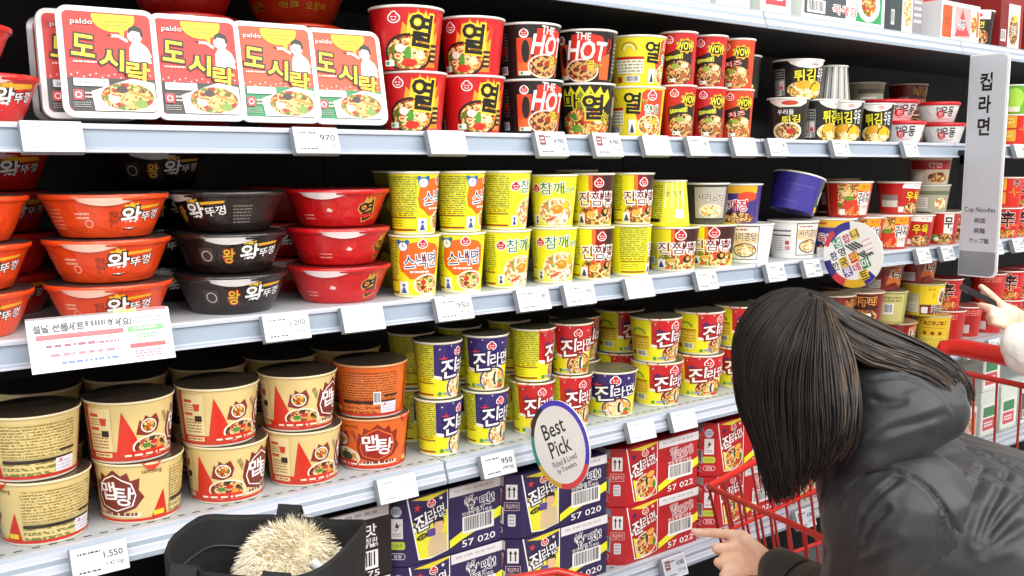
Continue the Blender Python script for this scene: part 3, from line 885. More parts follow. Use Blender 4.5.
# --- bowls -------------------------------------------------------------------
def bowl(kind, base, lidc, art, film='#f2eeee', name='noodle_bowl'):
    """wide plastic bowl with a deep rim and flat lid, in shrink film (mm)"""
    rb, rt, h = 64, 93, 67
    root = empty(name)
    bm = bmesh.new()
    mats = [MF(base, .35)]
    lathe(bm, [(r / 1000, z / 1000) for r, z in ((0, 2), (rb - 4, 2), (rb - 3, 0), (rb, 0), (rb + 2, 2), (rb + 10, 18), (rt - 6, 50), (rt - 2, 57))])
    art.vlim = ((3, -1), (56, 1))
    def w(u, v, off):
        r = rb + 2 + (rt - 6 - rb - 2) * (v - 2) / 48 + off + .5
        t = u / 80
        return Vector((r * math.sin(t) / 1000, -r * math.cos(t) / 1000, v / 1000))
    join_art(bm, mats, art, w)
    link('bowl_body', to_mesh(bm, mats, kind + '_body'), root)
    bm = bmesh.new()
    lathe(bm, [((rt + a) / 1000, z / 1000) for a, z in ((-4, 56), (0, 57), (1.5, 60), (1.5, 64), (0, 65.5))], lobes=lambda t, r, z: 1 + .006 * math.sin(5 * t + 1))
    link('rim', to_mesh(bm, [MF(base, .35)], kind + '_rim'), root)
    bm = bmesh.new()
    lathe(bm, [((rt + .5) / 1000, .065), ((rt - 3) / 1000, .0665), ((rt - 10) / 1000, .0662), (0, .0668)])
    link('lid', to_mesh(bm, [MF(lidc, .5)], kind + '_lid'), root)
    # folded flap of film where the wrapper is sealed
    bm = bmesh.new()
    vs = []
    for k in range(11):
        t = -1.0 + k * .115
        r = (rt + 2.2) / 1000
        d = .011 * math.sin(PI * k / 10) + .001
        vs.append((bm.verts.new((r * math.sin(t), -r * math.cos(t), .061)), bm.verts.new(((r - .004) * math.sin(t), -(r - .004) * math.cos(t), .061 - d))))
    for p, q in zip(vs[:-1], vs[1:]):
        f = bm.faces.new((p[0], q[0], q[1], p[1])); f.smooth = True
    link('film_flap', to_mesh(bm, [MF(film, .4)], kind + '_flap'), root)
    PROTO[kind] = root
    INFO[kind] = ('noodle bowl', .0675, .064)
    return root

def k_bowls():
    def crown(a, cu, cv, main, small, lead, edge):
        a.burst(cu - 4, cv + 12, 11, 16, 9, '#f6c93a', .8)
        a.poly([(cu + 2, cv + 12), (cu + 44, cv + 16), (cu + 46, cv + 20), (cu + 4, cv + 17)], '#f2b32c')
        a.text('왕', cu - 4, cv, 32, 34, main, [(edge, .06)], bold=.05, rot=4)
        a.text('뚜껑', cu + 30, cv + 3, 34, 15, small, [(edge, .06)], bold=.03, rot=8)
        if lead:
            a.text('김치', cu - 30, cv - 2, 12, 22, lead, [(edge, .05)], bold=.02)
    a = Art(); crown(a, 8, 30, W, W, '#d84a2c', '#3a140c'); a.dashes(-76, 28, -56, 40, 2, '#f6c8b0', .5, 3); a.ring(-58, 22, 6, 6, 1.2, '#f6c8b0')
    a.dashes(-130, 12, -100, 46, 6, '#f2a888', .35, 5)
    bowl('bowl_orange', '#ee4a16', '#3a3432', a, '#f5c8b4')
    a = Art(); crown(a, 2, 32, W, W, None, '#0c0a0a'); a.rect(-84, 16, -60, 44, '#3c3430'); a.ring(-72, 30, 9, 9, 1.6, '#c8beb8'); a.dashes(60, 14, 90, 46, 6, '#8a8280', .35, 2)
    a.text('왕', -36, 30, 18, 24, '#d8d23a', [('#c03a1e', .06)])
    bowl('bowl_black', '#1f1411', '#1d1a1a', a, '#dcd8d8')
    a = Art(); a.rect(-36, 18, -14, 44, '#c83a30'); a.rect(-35, 19, -15, 43, '#d8281e'); a.poly([(-31, 28), (-27, 34), (-19, 30), (-22, 26)], '#f2d8d4')
    a.poly([(36, 44), (40, 54), (44, 47), (48, 56), (52, 47), (56, 54), (58, 44)], '#caa23a')
    a.text('열', 46, 28, 34, 34, '#1c1410', [('#e2a23a', .05)], bold=.05, rot=15)
    a.dashes(-80, 12, -56, 24, 2, '#f2a8a0', .4, 3)
    bowl('bowl_red', '#d3151a', '#7a1c1a', a, '#f2e0e0')
    a = Art(); crown(a, 0, 32, W, W, '#f2d23a', '#2a0c0a'); a.poly([(-20, 46), (0, 52), (40, 54), (44, 50), (0, 47)], '#f2b32c')
    bowl('bowl_scarlet', '#d9201a', '#b01c18', a, '#f2c8c4')
    a = Art(); a.text('얼큰', 10, 30, 36, 16, '#f2d62c', [('#b01a12', .05)], rot=4); a.text('오징어', 60, 32, 40, 14, '#f2d62c', [('#b01a12', .05)])
    a.text('얼큰', -60, 30, 36, 16, '#f2d62c', [('#b01a12', .05)], rot=4)
    bowl('bowl_orange_plain', '#e63c14', '#c22a12', a, '#f6c8b0')
    # udon tubs: white with a red snap lid
    a = Art()
    a.text('우동', 18, 32, 40, 30, '#171412', bold=.05); a.text('컵', -8, 36, 14, 18, '#171412', bold=.03); a.ell(-2, 24, 11, 11, '#c81e28'); a.text('진', -2, 24, 11, 12, W)
    a.dashes(-10, 8, 34, 13, 2, '#e08a8a', .4, 3); a.line([(-40, 38), (-34, 26), (-28, 20)], 2, '#e0a0c0')
    root = empty('noodle_tub')
    a.vlim = ((3, -1), (51, 1))
    bm = bmesh.new(); mats = [M('#f4f3f3', .3)]
    lathe(bm, [(r / 1000, z / 1000) for r, z in ((0, 2), (40, 2), (43, 0), (46, 2), (60, 52))])
    def w(u, v, off):
        r = 46 + 14 * (v - 2) / 50 + off + .3
        t = u / 53
        return Vector((r * math.sin(t) / 1000, -r * math.cos(t) / 1000, v / 1000))
    join_art(bm, mats, a, w)
    link('tub_body', to_mesh(bm, mats, 'tub_body'), root)
    bm = bmesh.new()
    lathe(bm, [(r / 1000, z / 1000) for r, z in ((59, 51), (63.5, 52), (64, 60), (61, 62), (54, 61), (52, 58), (0, 58))])
    link('snap_lid', to_mesh(bm, [M('#d81f2a', .3)], 'tub_lid'), root)
    PROTO['tub'] = root
    INFO['tub'] = ('noodle tub', .0625, .045)

# --- rectangular lunch-box noodles -------------------------------------------
def k_tray(kind, low):
    """oblong tray with a wide white flange and a printed top; local x = width, z = height, -y = printed face"""
    root = empty('noodle_tray')
    w2, h = .070, .170
    def rr(hw, y0, y1, r, n=6):
        p = []
        for cx, cz, a in ((hw - r, y0 + r, -90), (hw - r, y1 - r, 0), (-hw + r, y1 - r, 90), (-hw + r, y0 + r, 180)):
            for k in range(n):
                t = math.radians(a + 90 * k / (n - 1))
                p.append((cx + r * math.cos(t), cz + r * math.sin(t)))
        return p
    bm = bmesh.new()
    sect = [(rr(w2, 0, h, .018), 0.0), (rr(w2 + .001, -.001, h + .001, .018), .002), (rr(w2, 0, h, .018), .004), (rr(w2 - .008, .008, h - .008, .014), .005), (rr(w2 - .018, .018, h - .018, .012), .038), (rr(w2 - .022, .022, h - .022, .012), .040)]
    rings = [[bm.verts.new((x, y, z)) for x, z in p] for p, y in sect]
    for a, b in zip(rings[:-1], rings[1:]):
        n = len(a)
        for k in range(n):
            bm.faces.new((a[k], b[k], b[(k + 1) % n], a[(k + 1) % n])).smooth = True
    bm.faces.new(rings[0]); bm.faces.new(rings[-1][::-1])
    bmesh.ops.recalc_face_normals(bm, faces=bm.faces[:])
    link('tray_body', to_mesh(bm, ['#f3f3f4'], kind + '_tray'), root)
    a = Art()
    bg = '#d42a22' if low == '#35312f' else '#e2502c'
    a.rrect(-69, 9, 69, 167, 9, bg)
    a.poly([(-69, 62), (-69, 18), (-62, 9), (62, 9), (69, 18), (69, 62)], low)
    for k in range(14):
        a.burst(-62 + k * 9.5, 66 + 3 * math.sin(k * 2.1), 1.8, .8, 5, '#f4e6e0')
    a.ell(10, 160, 34, 24, '#f1dc22', a0=180, a1=360); a.poly([(14, 140), (24, 128), (26, 142)], '#f1dc22'); a.rrect(-24, 156, 44, 164, 2, '#f1dc22')
    a.dashes(-12, 144, 34, 156, 2, '#a8941c', .45, 3)
    # plain diner figure: head, hair, raised chopsticks arm
    a.poly([(30, 88), (32, 112), (38, 122), (50, 122), (60, 114), (66, 88)], '#f6f3ee'); a.line([(58, 112), (64, 100), (52, 94)], 6, '#e9e4dc'); a.ell(42, 132, 12, 12, '#f6e2cc'); a.poly([(31, 134), (33, 144), (42, 149), (53, 145), (56, 134), (52, 128), (50, 138), (38, 140)], '#241c1a')
    a.line([(30, 122), (16, 130), (4, 130)], 5, '#f6e2cc'); a.line([(6, 130), (-2, 132)], 2, '#3a2a20'); a.ell(40, 128, 1.2, 1.2, '#241c1a')
    a.text('paldo', -40, 149, 34, 11, '#f4e8e4', [('#7a1a16', .05)])
    for s, x, y, q in (('도', -40, 112, 36), ('시', 2, 92, 38), ('락', 42, 72, 38)):
        a.text(s, x, y, q, 34, '#f3de2e', [('#2a1a12', .07)], rot=-6, bold=.05)
    a.dashes(-58, 84, -22, 88, 1, '#f6e2dc', .7, 3)
    a.poly([(-30, 10), (-34, 40), (30, 62), (66, 56), (68, 14), (62, 10)], '#f3efe6')
    a.ell(22, 33, 42, 22, F_RED()); a.noodles(22, 33, 40, 20, '#f2c77a', 16, 2.4, 6); a.ell(14, 44, 9, 6, '#3a2a20'); a.line([(30, 40), (62, 30)], 5, '#e88a2a'); a.ell(42, 22, 10, 7, '#7a9a3a'); a.ell(0, 28, 9, 6, '#f2e2c2')
    a.rrect(-60, 48, -6, 60, 2, '#dfe8f4'); a.text('26.06.12까지', -32, 54, 46, 7, '#3a4a6a')
    a.rrect(-62, 26, -46, 42, 3, '#d8404a'); a.ring(-54, 34, 5, 5, 1.4, W); a.dashes(-44, 28, -30, 40, 2, '#f2c8c4', .5, 3); a.dashes(-62, 14, -36, 24, 3, '#a8a4a0', .4, 5)
    bm = bmesh.new()
    mats = []
    join_art(bm, mats, a, lambda u, v, off: Vector((u * .0009, -.0006 - off / 1000, v * .00097)), 0)
    link('printed_top', to_mesh(bm, mats, kind + '_print'), root)
    PROTO[kind] = root
    INFO[kind] = ('noodle tray', h, 0)

# --- cartons -----------------------------------------------------------------
def carton(kind, w, d, h, base, art, chamf=.035, side=None, chart=None, us=.001):
    """cardboard case with chamfered corners; front at y = 0 facing -y, x from 0 to w (metres)"""
    root = empty('noodle_carton')
    bm = bmesh.new()
    c, e = chamf, chamf * .8
    pts = [(0, e), (c, 0), (w - .001, 0), (w, .001), (w, d - .001), (w - .001, d), (.001, d), (0, d - .001)] if c else [(0, 0), (w, 0), (w, d), (0, d)]
    prism(bm, pts, 'z', 0, h)
    mats = [M(base, .42, .15)]
    x0 = c if c else 0
    join_art(bm, mats, art, lambda u, v, off: Vector((x0 + u * us, -off / 1000 - .0002, v / 1000)), 0)
    if chart and c:
        L = math.hypot(c, e)
        dx, dy = c / L, -e / L
        nx, ny = dy, -dx
        join_art(bm, mats, chart, lambda u, v, off: Vector((dx * u / 1000 + nx * (off / 1000 + .0002), e + dy * u / 1000 + ny * (off / 1000 + .0002), v / 1000)), 0)
    if side:
        join_art(bm, mats, side, lambda u, v, off: Vector((-off / 1000 - .0002, (d - u / 1000), v / 1000)), 0)
    link('case', to_mesh(bm, mats, kind + '_case'), root)
    bm = bmesh.new()
    box(bm, c + .004, .004, h - .0006, w - .004, d / 2 - .001, h + .0012)
    box(bm, .004, d / 2 + .001, h - .0006, w - .004, d - .004, h + .0012)
    link('top_flap', to_mesh(bm, [M(base, .5, .05)], kind + '_flap'), root)
    PROTO[kind] = root
    INFO[kind] = ('carton', h + .0015, 0)

def jin_carton(kind, base, dark, code, slogan, man):
    W_, H_ = 245, 139
    w, h = .235, .136
    a = Art()
    h = 136
    a.poly([(0, h), (88, h), (88, 10), (50, 3), (24, 6)], W)
    a.poly([(3, h), (86, h), (86, 11), (50, 5), (26, 8)], base)
    a.poly([(10, h - 6), (86, h), (86, h - 4), (46, h - 14)], '#e8d83a')
    a.poly([(14, 84), (20, 40), (86, 84), (86, 60), (86, 11), (50, 5), (26, 8)], '#ecea34' if man else base)
    a.poly([(14, 72), (86, 96), (86, 90), (16, 64)], W)
    if man:
        a.poly([(86, 96), (60, 76), (30, 66), (16, 60), (26, 8), (50, 5), (86, 11)], '#eeec3a')
        # printed photograph of a standing figure in a pale top
        a.poly([(44, 8), (46, 40), (58, 52), (82, 50), (86, 20), (86, 11), (60, 6)], '#d9c49a'); a.ell(67, 66, 11, 15, '#e8bf9a'); a.poly([(56, 66), (56, 80), (66, 87), (78, 80), (79, 66), (76, 74), (60, 75)], '#2a201c'); a.line([(52, 36), (44, 26), (60, 22)], 7, '#e8bf9a')
        a.rrect(42, 48, 60, 64, 3, '#5a4a9c'); a.ell(32, 52, 12, 6, '#2c2a1c', rot=15); a.text('순한', 32, 52, 14, 6, '#d8e02c', rot=12)
    else:
        a.poly([(20, 58), (30, 6), (50, 5), (40, 50)], '#ecea34'); a.bowl(56, 36, 30, 30, '#efe6d4', F_RED(), bits=((.1, .5, .14, .5, '#241c20'), (.25, .3, .1, .4, '#f0e6dc'), (.45, .2, .3, .3, '#f2a42a'), (.5, -.4, .3, .2, '#d8441e'), (.75, 0, .16, .3, '#4c8a2c')), seed=8)
        a.ell(68, 62, 13, 9, '#f2b04a', rot=25); a.ring(68, 62, 13, 9, 2, '#b02418', rot=25)
    a.emblem(52, 116, 9)
    a.burst(22, 112, 9, 3, 5, '#d83a3a' if man else '#2a2a6a', rot=10); a.burst(72, 122, 5, 2, 5, W)
    a.text('진', 30, 82, 28, 34, W, [(dark, .07)], rot=14, shear=.1, bold=.04); a.text('라면', 62, 94, 36, 26, W, [(dark, .07)], rot=16, shear=.1, bold=.02)
    # barcode side of the front
    a.rect(90, h - 20, 207, h, '#e9e7ea'); a.dashes(100, h - 13, 190, h - 7, 1, '#c9c6cc', .8, 2)
    a.poly([(90, 12), (90, 28), (118, 42), (207, 74), (207, 54), (118, 24)], '#eff02c')
    a.text(slogan[0], 134, 103, 22, 17, base, [(W, .05)], rot=6); a.text(slogan[1], 160, 93, 62, 24, base, [(W, .05)], rot=9, shear=.1, bold=.03)
    a.text('맛있게 즐기세요', 152, 75, 68, 8, W)
    a.barcode(118, 34, 190, 70, n=16)
    a.text(code, 155, 15, 76, 14, W, rot=2)
    c = Art()
    if kind.endswith('b'):
        c.ell(23, 110, 11, 11, '#d8dce4', n=20); c.dashes(14, 104, 32, 116, 3, '#4a6aa8', .6, 2)
        c.rect(12, 56, 36, 96, '#f2f2f2'); c.poly([(20, 78), (24, 90), (28, 78)], '#2c2c2c'); c.line([(17, 76), (22, 72), (31, 86)], 1.4, '#2c2c2c'); c.dashes(15, 60, 33, 68, 2, '#8a8a9a', .5, 4)
        c.rrect(8, 34, 40, 50, 5, '#c8d84a'); c.text('친환경', 24, 42, 22, 8, '#5a8a2c')
        c.rrect(10, 14, 40, 27, 6, W); c.rrect(11, 15, 39, 26, 5, base); c.text('칼칼', 25, 20.5, 16, 7, W)
    else:
        c.rect(12, 84, 36, 116, '#f2f2f2')
        for x in (19, 29):
            c.rect(x - 1.4, 88, x + 1.4, 106, '#2a1a1a'); c.poly([(x - 4, 104), (x + 4, 104), (x, 112)], '#2a1a1a')
        c.rect(8, 60, 40, 78, '#e8c8c8'); c.rect(9, 61, 39, 77, base); c.text('취급주의', 24, 69, 24, 10, '#f0d0d0')
        c.rrect(16, 26, 32, 52, 3, '#e4e2e6'); c.dashes(18, 28, 30, 50, 3, '#9a96a0', .6, 4)
    s = Art()
    s.rect(10, h - 20, 150, h, '#c9c6ca'); s.barcode(90, 34, 150, 70, n=12); s.text(code.split(' ')[-1], 122, 20, 50, 15, '#e8d8d8'); s.ell(70, 90, 16, 18, '#d8b8b0'); s.poly([(110, 76), (106, 106), (146, 106), (142, 76)], '#d88a6a'); s.ell(126, 106, 20, 6, '#f0c8a0')
    carton(kind, .277, .165, h / 1000, base, a, .034, s, c, .243 / 207)

def k_cartons():
    jin_carton('carton_red_a', '#b91822', '#8c1018', '57 022', ('한번', '더맛있게!'), False)
    jin_carton('carton_red_b', '#c11a22', '#8c1018', '57 022', ('한번', '더맛있게!'), False)
    jin_carton('carton_blue_a', '#2b2152', '#181238', '57 020', ('순한', '한맛!'), True)
    jin_carton('carton_blue_b', '#2e2458', '#181238', '57 020', ('순한', '한맛!'), True)
    a = Art()
    a.rect(0, 116, 175, 136, '#d9d7da'); a.dashes(20, 122, 150, 130, 1, '#a8a4aa', .8, 2)
    a.text('3', 22, 84, 20, 32, W, bold=.05); a.text('배', 42, 92, 14, 12, W); a.text('매운', 42, 74, 14, 10, W)
    a.text('매운맛', 108, 92, 80, 24, W, rot=2, bold=.04); a.text('한정판', 130, 72, 40, 14, W); a.dashes(60, 58, 150, 66, 1, '#e0dede', .8, 6)
    a.barcode(92, 18, 150, 54, n=9); a.text('75', 140, 8, 26, 12, W)
    carton('carton_black', .18, .17, .137, '#221f20', a, 0)
    a = Art(); a.rect(0, 0, 46, 136, '#b31c1e'); a.text('V', 24, 100, 24, 40, '#f0e0e0'); 
    carton('carton_maroon', .12, .17, .137, '#8a1a1c', a, 0)
    # cases on the topmost shelf
    a = Art(); a.rect(0, 0, 230, 12, '#eef2ee'); a.poly([(150, 12), (150, 110), (226, 110), (226, 12)], '#2c9a5a'); a.ell(186, 60, 34, 46, '#eef4ea'); a.ell(186, 60, 22, 32, F_RED()); a.rect(6, 14, 120, 110, '#4a5054'); a.barcode(14, 18, 62, 50)
    a.text('국생강', 118, 34, 70, 24, '#c0383c', [(W, .06)], bold=.03)
    carton('carton_green', .235, .2, .15, '#e8eeea', a, 0)
    a = Art(); a.rect(0, 0, 60, 150, '#3b4648'); a.barcode(8, 20, 24, 60); a.rect(62, 0, 118, 150, '#cfd6d2'); a.ell(90, 60, 24, 40, F_CREAM()); a.rect(120, 0, 170, 150, '#8e8c94'); a.dashes(124, 30, 164, 100, 4, '#d8d4d8', .5, 3)
    carton('carton_grey', .17, .2, .15, '#6a7074', a, 0)
    a = Art(); a.rect(6, 8, 60, 100, '#d65a2c'); a.text('진한', 32, 56, 26, 22, '#6a2a1a'); a.rect(66, 0, 70, 110, '#ffffff'); a.rect(78, 12, 170, 100, '#e8a8a8'); a.poly([(80, 14), (120, 96), (150, 40), (168, 20)], '#c8484c'); a.text('짬뽕', 116, 50, 40, 28, '#2a2a34', [(W, .05)]); a.ell(190, 56, 24, 34, '#f0d2c8'); a.ell(190, 56, 17, 24, F_RED()); a.rect(206, 20, 220, 96, '#d8783a')
    carton('carton_white', .225, .2, .112, '#f3f0f2', a, 0)
    a = Art(); a.rect(0, 0, 50, 140, '#7c1c1c'); a.barcode(8, 22, 40, 58); a.rect(52, 0, 130, 140, '#e6d8cc'); a.ell(90, 60, 30, 46, F_BROWN()); a.burst(100, 96, 16, 10, 9, '#f0c82a'); a.text('면', 90, 60, 26, 26, '#2a1a16', [(W, .05)])
    carton('carton_brown', .15, .2, .16, '#8e2422', a, 0)
    a = Art(); a.rect(10, 10, 110, 110, '#f4f2f2'); a.rect(20, 20, 100, 60, '#d84a50'); a.rect(20, 66, 100, 100, '#3a8a5a'); a.dashes(30, 30, 90, 50, 2, W, .6, 4); a.rect(0, 0, 8, 120, '#d8d8d8')
    carton('carton_leaf', .12, .15, .154, '#dfe6de', a, 0)
    # cup-shaped pack on the topmost shelf
    a = Art(); a.rect(-40, 80, 40, 104, '#f2efea'); a.ell(0, 92, 14, 6, '#c0281e'); a.text('라면', 0, 64, 40, 20, '#f2e12c', [('#16140e', .05)], bold=.03); a.ell(0, 26, 40, 24, F_BROWN())
    cup('top_cup', 'noodle_cup', 'noodle cup', 40, 48, 108, '#201c18', a, lid='#e8e4da')

# --- electronic shelf tags, sign cards ---------------------------------------
def k_tag(kind, price, old, w=82, h=46, dark=False, blank=0):
    root = empty('price_tag')
    bm = bmesh.new()
    box(bm, -w / 2000, 0, -h / 2000, w / 2000, .013, h / 2000, bevel=.0012)
    link('housing', to_mesh(bm, [M('#8f959c', .4, .1)], kind + '_housing'), root)
    a = Art()
    a.rrect(-w / 2 + .8, -h / 2 + .8, w / 2 - .8, h / 2 - .8, 1.5, '#eef1f3'); a.rrect(-w / 2 + 4, -h / 2 + 4, w / 2 - 4, h / 2 - 4, 1, '#e3e8ec' if not dark else '#cfd6e2')
    if not blank:
        a.dashes(-w * .38, h * .22, w * .02, h * .30, 1, '#4a4a55', .8, 3)
        a.text(price, w * .24, h * .10, w * .34, h * .24, '#1d1d22', bold=.03)
        a.text(old, w * .25, -h * .20, w * .32, h * .15, '#3a3a44', bold=.02)
        a.dashes(-w * .38, -h * .36, w * .0, -h * .29, 1, '#3a3a44', .8, 5)
        if dark:
            a.rect(-w * .4, -h * .05, -w * .2, h * .34, '#7a2430'); a.dashes(-w * .37, h * .02, -w * .23, h * .28, 2, '#e8d8d8', .5, 2)
    elif blank == 1:
        a.dashes(-w * .36, h * .26, -w * .1, h * .32, 1, '#7a8aa8', .8, 3); a.dashes(-w * .36, -h * .36, -w * .1, -h * .30, 1, '#8a9ab0', .8, 5)
        a.text(price, w * .25, h * .06, w * .24, h * .17, '#9aa6b8')
    bm = bmesh.new(); mats = []
    join_art(bm, mats, a, lambda u, v, off: Vector((u / 1000, -.0003 - off / 1000, v / 1000)), 0)
    link('display', to_mesh(bm, mats, kind + '_display'), root)
    PROTO[kind] = root
    INFO[kind] = ('price tag', h / 1000, 0)

k_snack(); k_sesame()
jjambbong('jjam', 40, 47, 113); jjambbong('jjam_big', 50, 60, 102, 1.25)
k_jin('jin_mild', 38, 47, 113, '#33246f', '#241650', '#d8344a')
k_jin('jin_hot', 38, 47, 113, '#c81d24', '#8e1018', '#2c2c78')
k_jin('jin_mild_big', 50, 60, 104, '#33246f', '#241650', '#d8344a', True)
k_jin('jin_hot_big', 50, 61, 105, '#c81d24', '#8e1018', '#2c2c78', True)
k_yeol(); k_hot(); k_mayeol(); k_yeolsesame(); k_wow('wow'); k_wow('wow_orange', True)
udon('udon', 40, 48, 107, 1.0); udon('udon_big', 54, 65, 100, 1.3); k_udon_side()
k_misc()
k_stew('stew_beige', '#e0c887', '#7a2a1c', '#ecd9a2'); k_stew('stew_orange', '#e0661e', '#8c2414', '#e8863a', True)
k_bowls()
k_tray('tray_red', '#35312f'); k_tray('tray_green', '#1f8a52')
k_cartons()
for _k, _p, _o in (('tag_a', '970', '(97/10g)'), ('tag_b', '1,200', '(109/10g)'), ('tag_c', '1,550', '(142/10g)'), ('tag_d', '1,180', '(102/10g)'), ('tag_e', '950', '(98/10g)')):
    k_tag(_k, _p, _o)
k_tag('tag_blank', '1,350', '', 82, 46, False, 1)
k_tag('tag_small', '1,180', '(98/10g)', 70, 46)
k_tag('tag_dark', '4,980', '(151/10g)', 78, 52, True)
# ------------------------------------------------------------------ the setting: shelving, floor
FRONT = 1.5                                   # front edge of the price channels
SH = {'top': 1.857, 'upper': 1.555, 'middle': 1.250, 'lower': .930, 'bottom': .582}
SEAM = [-.825, .10, 1.025, 1.95, 2.875, 3.80, 4.725, 5.65]

def floor_mat():
    m, nt, b = new_mat('floor_tiles')
    tc = nt.nodes.new('ShaderNodeTexCoord')
    br = nt.nodes.new('ShaderNodeTexBrick')
    br.offset = 0
    br.inputs['Scale'].default_value = 1
    br.inputs['Brick Width'].default_value = .6
    br.inputs['Row Height'].default_value = .6
    br.inputs['Mortar Size'].default_value = .003
    br.inputs['Color1'].default_value = lin('#d2cdc4'); br.inputs['Color2'].default_value = lin('#cbc6bd'); br.inputs['Mortar'].default_value = lin('#8f8a82')
    nt.links.new(tc.outputs['Object'], br.inputs['Vector'])
    nt.links.new(br.outputs['Color'], b.inputs['Base Color'])
    b.inputs['Roughness'].default_value = .3
    return m
bm = bmesh.new()
box(bm, -3, -3.5, -.05, 9, 2.6, 0)
tag(link('floor', to_mesh(bm, [floor_mat()], 'floor')), kind='structure')

bm = bmesh.new(); box(bm, -3, -3.5, 3.3, 9, 2.6, 3.35)
tag(link('ceiling', to_mesh(bm, [M('#e9e9e6', .7, 0)], 'ceiling')), kind='structure')
bm = bmesh.new(); box(bm, -3, 2.55, 0, 9, 2.6, 3.3)
tag(link('wall_rear', to_mesh(bm, [M('#d9d8d4', .7, 0)], 'wall_rear')), kind='structure')
bm = bmesh.new(); box(bm, -3, -3.5, 0, 9, -3.45, 3.3)
tag(link('wall_opposite', to_mesh(bm, [M('#d9d8d4', .7, 0)], 'wall_opposite')), kind='structure')

def steel(name, hexc, rough=.42, metal=.0):
    m, nt, b = new_mat(name)
    tc = nt.nodes.new('ShaderNodeTexCoord')
    mp = nt.nodes.new('ShaderNodeMapping'); mp.inputs['Scale'].default_value = (3, 90, 160)
    no = nt.nodes.new('ShaderNodeTexNoise'); no.inputs['Scale'].default_value = 1.5; no.inputs['Detail'].default_value = 4
    mr = nt.nodes.new('ShaderNodeMapRange'); mr.inputs['To Min'].default_value = rough - .08; mr.inputs['To Max'].default_value = rough + .12
    b.inputs['Base Color'].default_value = lin(hexc)
    b.inputs['Metallic'].default_value = metal
    nt.links.new(tc.outputs['Object'], mp.inputs['Vector']); nt.links.new(mp.outputs['Vector'], no.inputs['Vector'])
    nt.links.new(no.outputs['Fac'], mr.inputs['Value']); nt.links.new(mr.outputs['Result'], b.inputs['Roughness'])
    return m
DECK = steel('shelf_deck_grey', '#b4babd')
UNDER = steel('shelf_underside_shade', '#2b2c2d', .6)  # shade under the boards is put into this dark colour
RAIL = steel('price_channel_grey', '#c9cedb', .34)
RFACE = steel('price_channel_face', '#9eabbb', .3)
BACK = steel('back_panel_shade', '#262728', .6)  # dark colour carries the shade behind the rows of goods
SLOT = M('#2e3033', .7, 0)

def shelf_mesh(x0, x1, depth, z, slots):
    bm = bmesh.new()
    y0, y1 = FRONT + .018, FRONT + depth
    box(bm, x0, y0, z - .003, x1, y1, z)
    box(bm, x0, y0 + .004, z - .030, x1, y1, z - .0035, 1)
    if slots:
        n = int((x1 - x0) / .024)
        for r, yy in enumerate((y0 + .018, y0 + .20)):
            for k in range(n):
                xa = x0 + (k + .5) * (x1 - x0) / n
                f = bm.faces.new([bm.verts.new(p) for p in ((xa - .006, yy, z + .0003), (xa + .006, yy, z + .0003), (xa + .006, yy + .004, z + .0003), (xa - .006, yy + .004, z + .0003))])
                f.material_index = 2
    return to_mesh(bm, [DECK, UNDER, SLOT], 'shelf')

def rail_mesh(x0, x1, z, ribs):
    bm = bmesh.new()
    f = FRONT
    if ribs:
        pts = [(f + .024, z + .0005), (f + .013, z + .0005), (f + .011, z - .004), (f + .010, z - .013), (f + .0075, z - .0145), (f + .0065, z - .022), (f + .004, z - .0235), (f + .003, z - .031), (f + .000, z - .033), (f, z - .041), (f + .003, z - .042), (f + .024, z - .034)]
    else:
        pts = [(f + .024, z + .0005), (f + .010, z + .0005), (f + .008, z - .002), (f + .0085, z - .007), (f + .013, z - .008), (f + .011, z - .034), (f + .003, z - .0355), (f, z - .037), (f, z - .041), (f + .004, z - .042), (f + .024, z - .034)]
    fs = prism(bm, pts, 'x', x0, x1)
    for k in ((4, 6) if not ribs else (1, 4, 8)):
        fs[2 + k].material_index = 1
    return to_mesh(bm, [RAIL, RFACE], 'price_channel')

BAYS = ['white shelving bay at the frame edge beyond the red bowls', 'shelving bay that carries the lunch tray noodles and orange bowls', 'shelving bay that carries the black hot cups and red cartons',
        'shelving bay with the black udon cups, behind the stooping person', 'shelving bay just past the hanging vertical sign', 'shelving bay behind the white sleeve', 'farthest shelving bay of the aisle']
for i in range(7):
    x0, x1 = SEAM[i] + .0015, SEAM[i + 1] - .0015
    root = empty('shelving_bay', (x0, FRONT, 0))
    tag(root, BAYS[i], 'shelving', 'shelving bays in one row')
    inv = Matrix.Translation((-x0, -FRONT, 0))
    def part(name, me, parent=root, mv=True):
        if mv: me.transform(inv)
        return link(name, me, parent)
    for key, z in SH.items():
        d = .47
        s = part('shelf', shelf_mesh(x0, x1, d, z, key in ('lower', 'bottom')))
        part('price_rail', rail_mesh(x0 + .001, x1 - .001, z, key in ('lower', 'bottom', 'top')), s)
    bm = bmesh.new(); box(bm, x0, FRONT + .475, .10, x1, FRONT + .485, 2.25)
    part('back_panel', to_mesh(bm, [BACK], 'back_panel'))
    for xx in (x0 + .001, x1 - .021):
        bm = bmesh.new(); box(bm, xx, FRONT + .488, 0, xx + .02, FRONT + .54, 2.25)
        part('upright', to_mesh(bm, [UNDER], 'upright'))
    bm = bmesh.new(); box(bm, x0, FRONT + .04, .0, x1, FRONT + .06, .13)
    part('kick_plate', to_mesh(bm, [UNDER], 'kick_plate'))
    bm = bmesh.new(); box(bm, x0, FRONT + .062, .125, x1, FRONT + .47, .15)
    part('base_deck', to_mesh(bm, [DECK], 'base_deck'))
# ------------------------------------------------------------------ what stands on the shelves
A, B, C, D, T = SH['upper'], SH['middle'], SH['lower'], SH['bottom'], SH['top']
E_ = .0006                                    # the hair of air between stacked cups

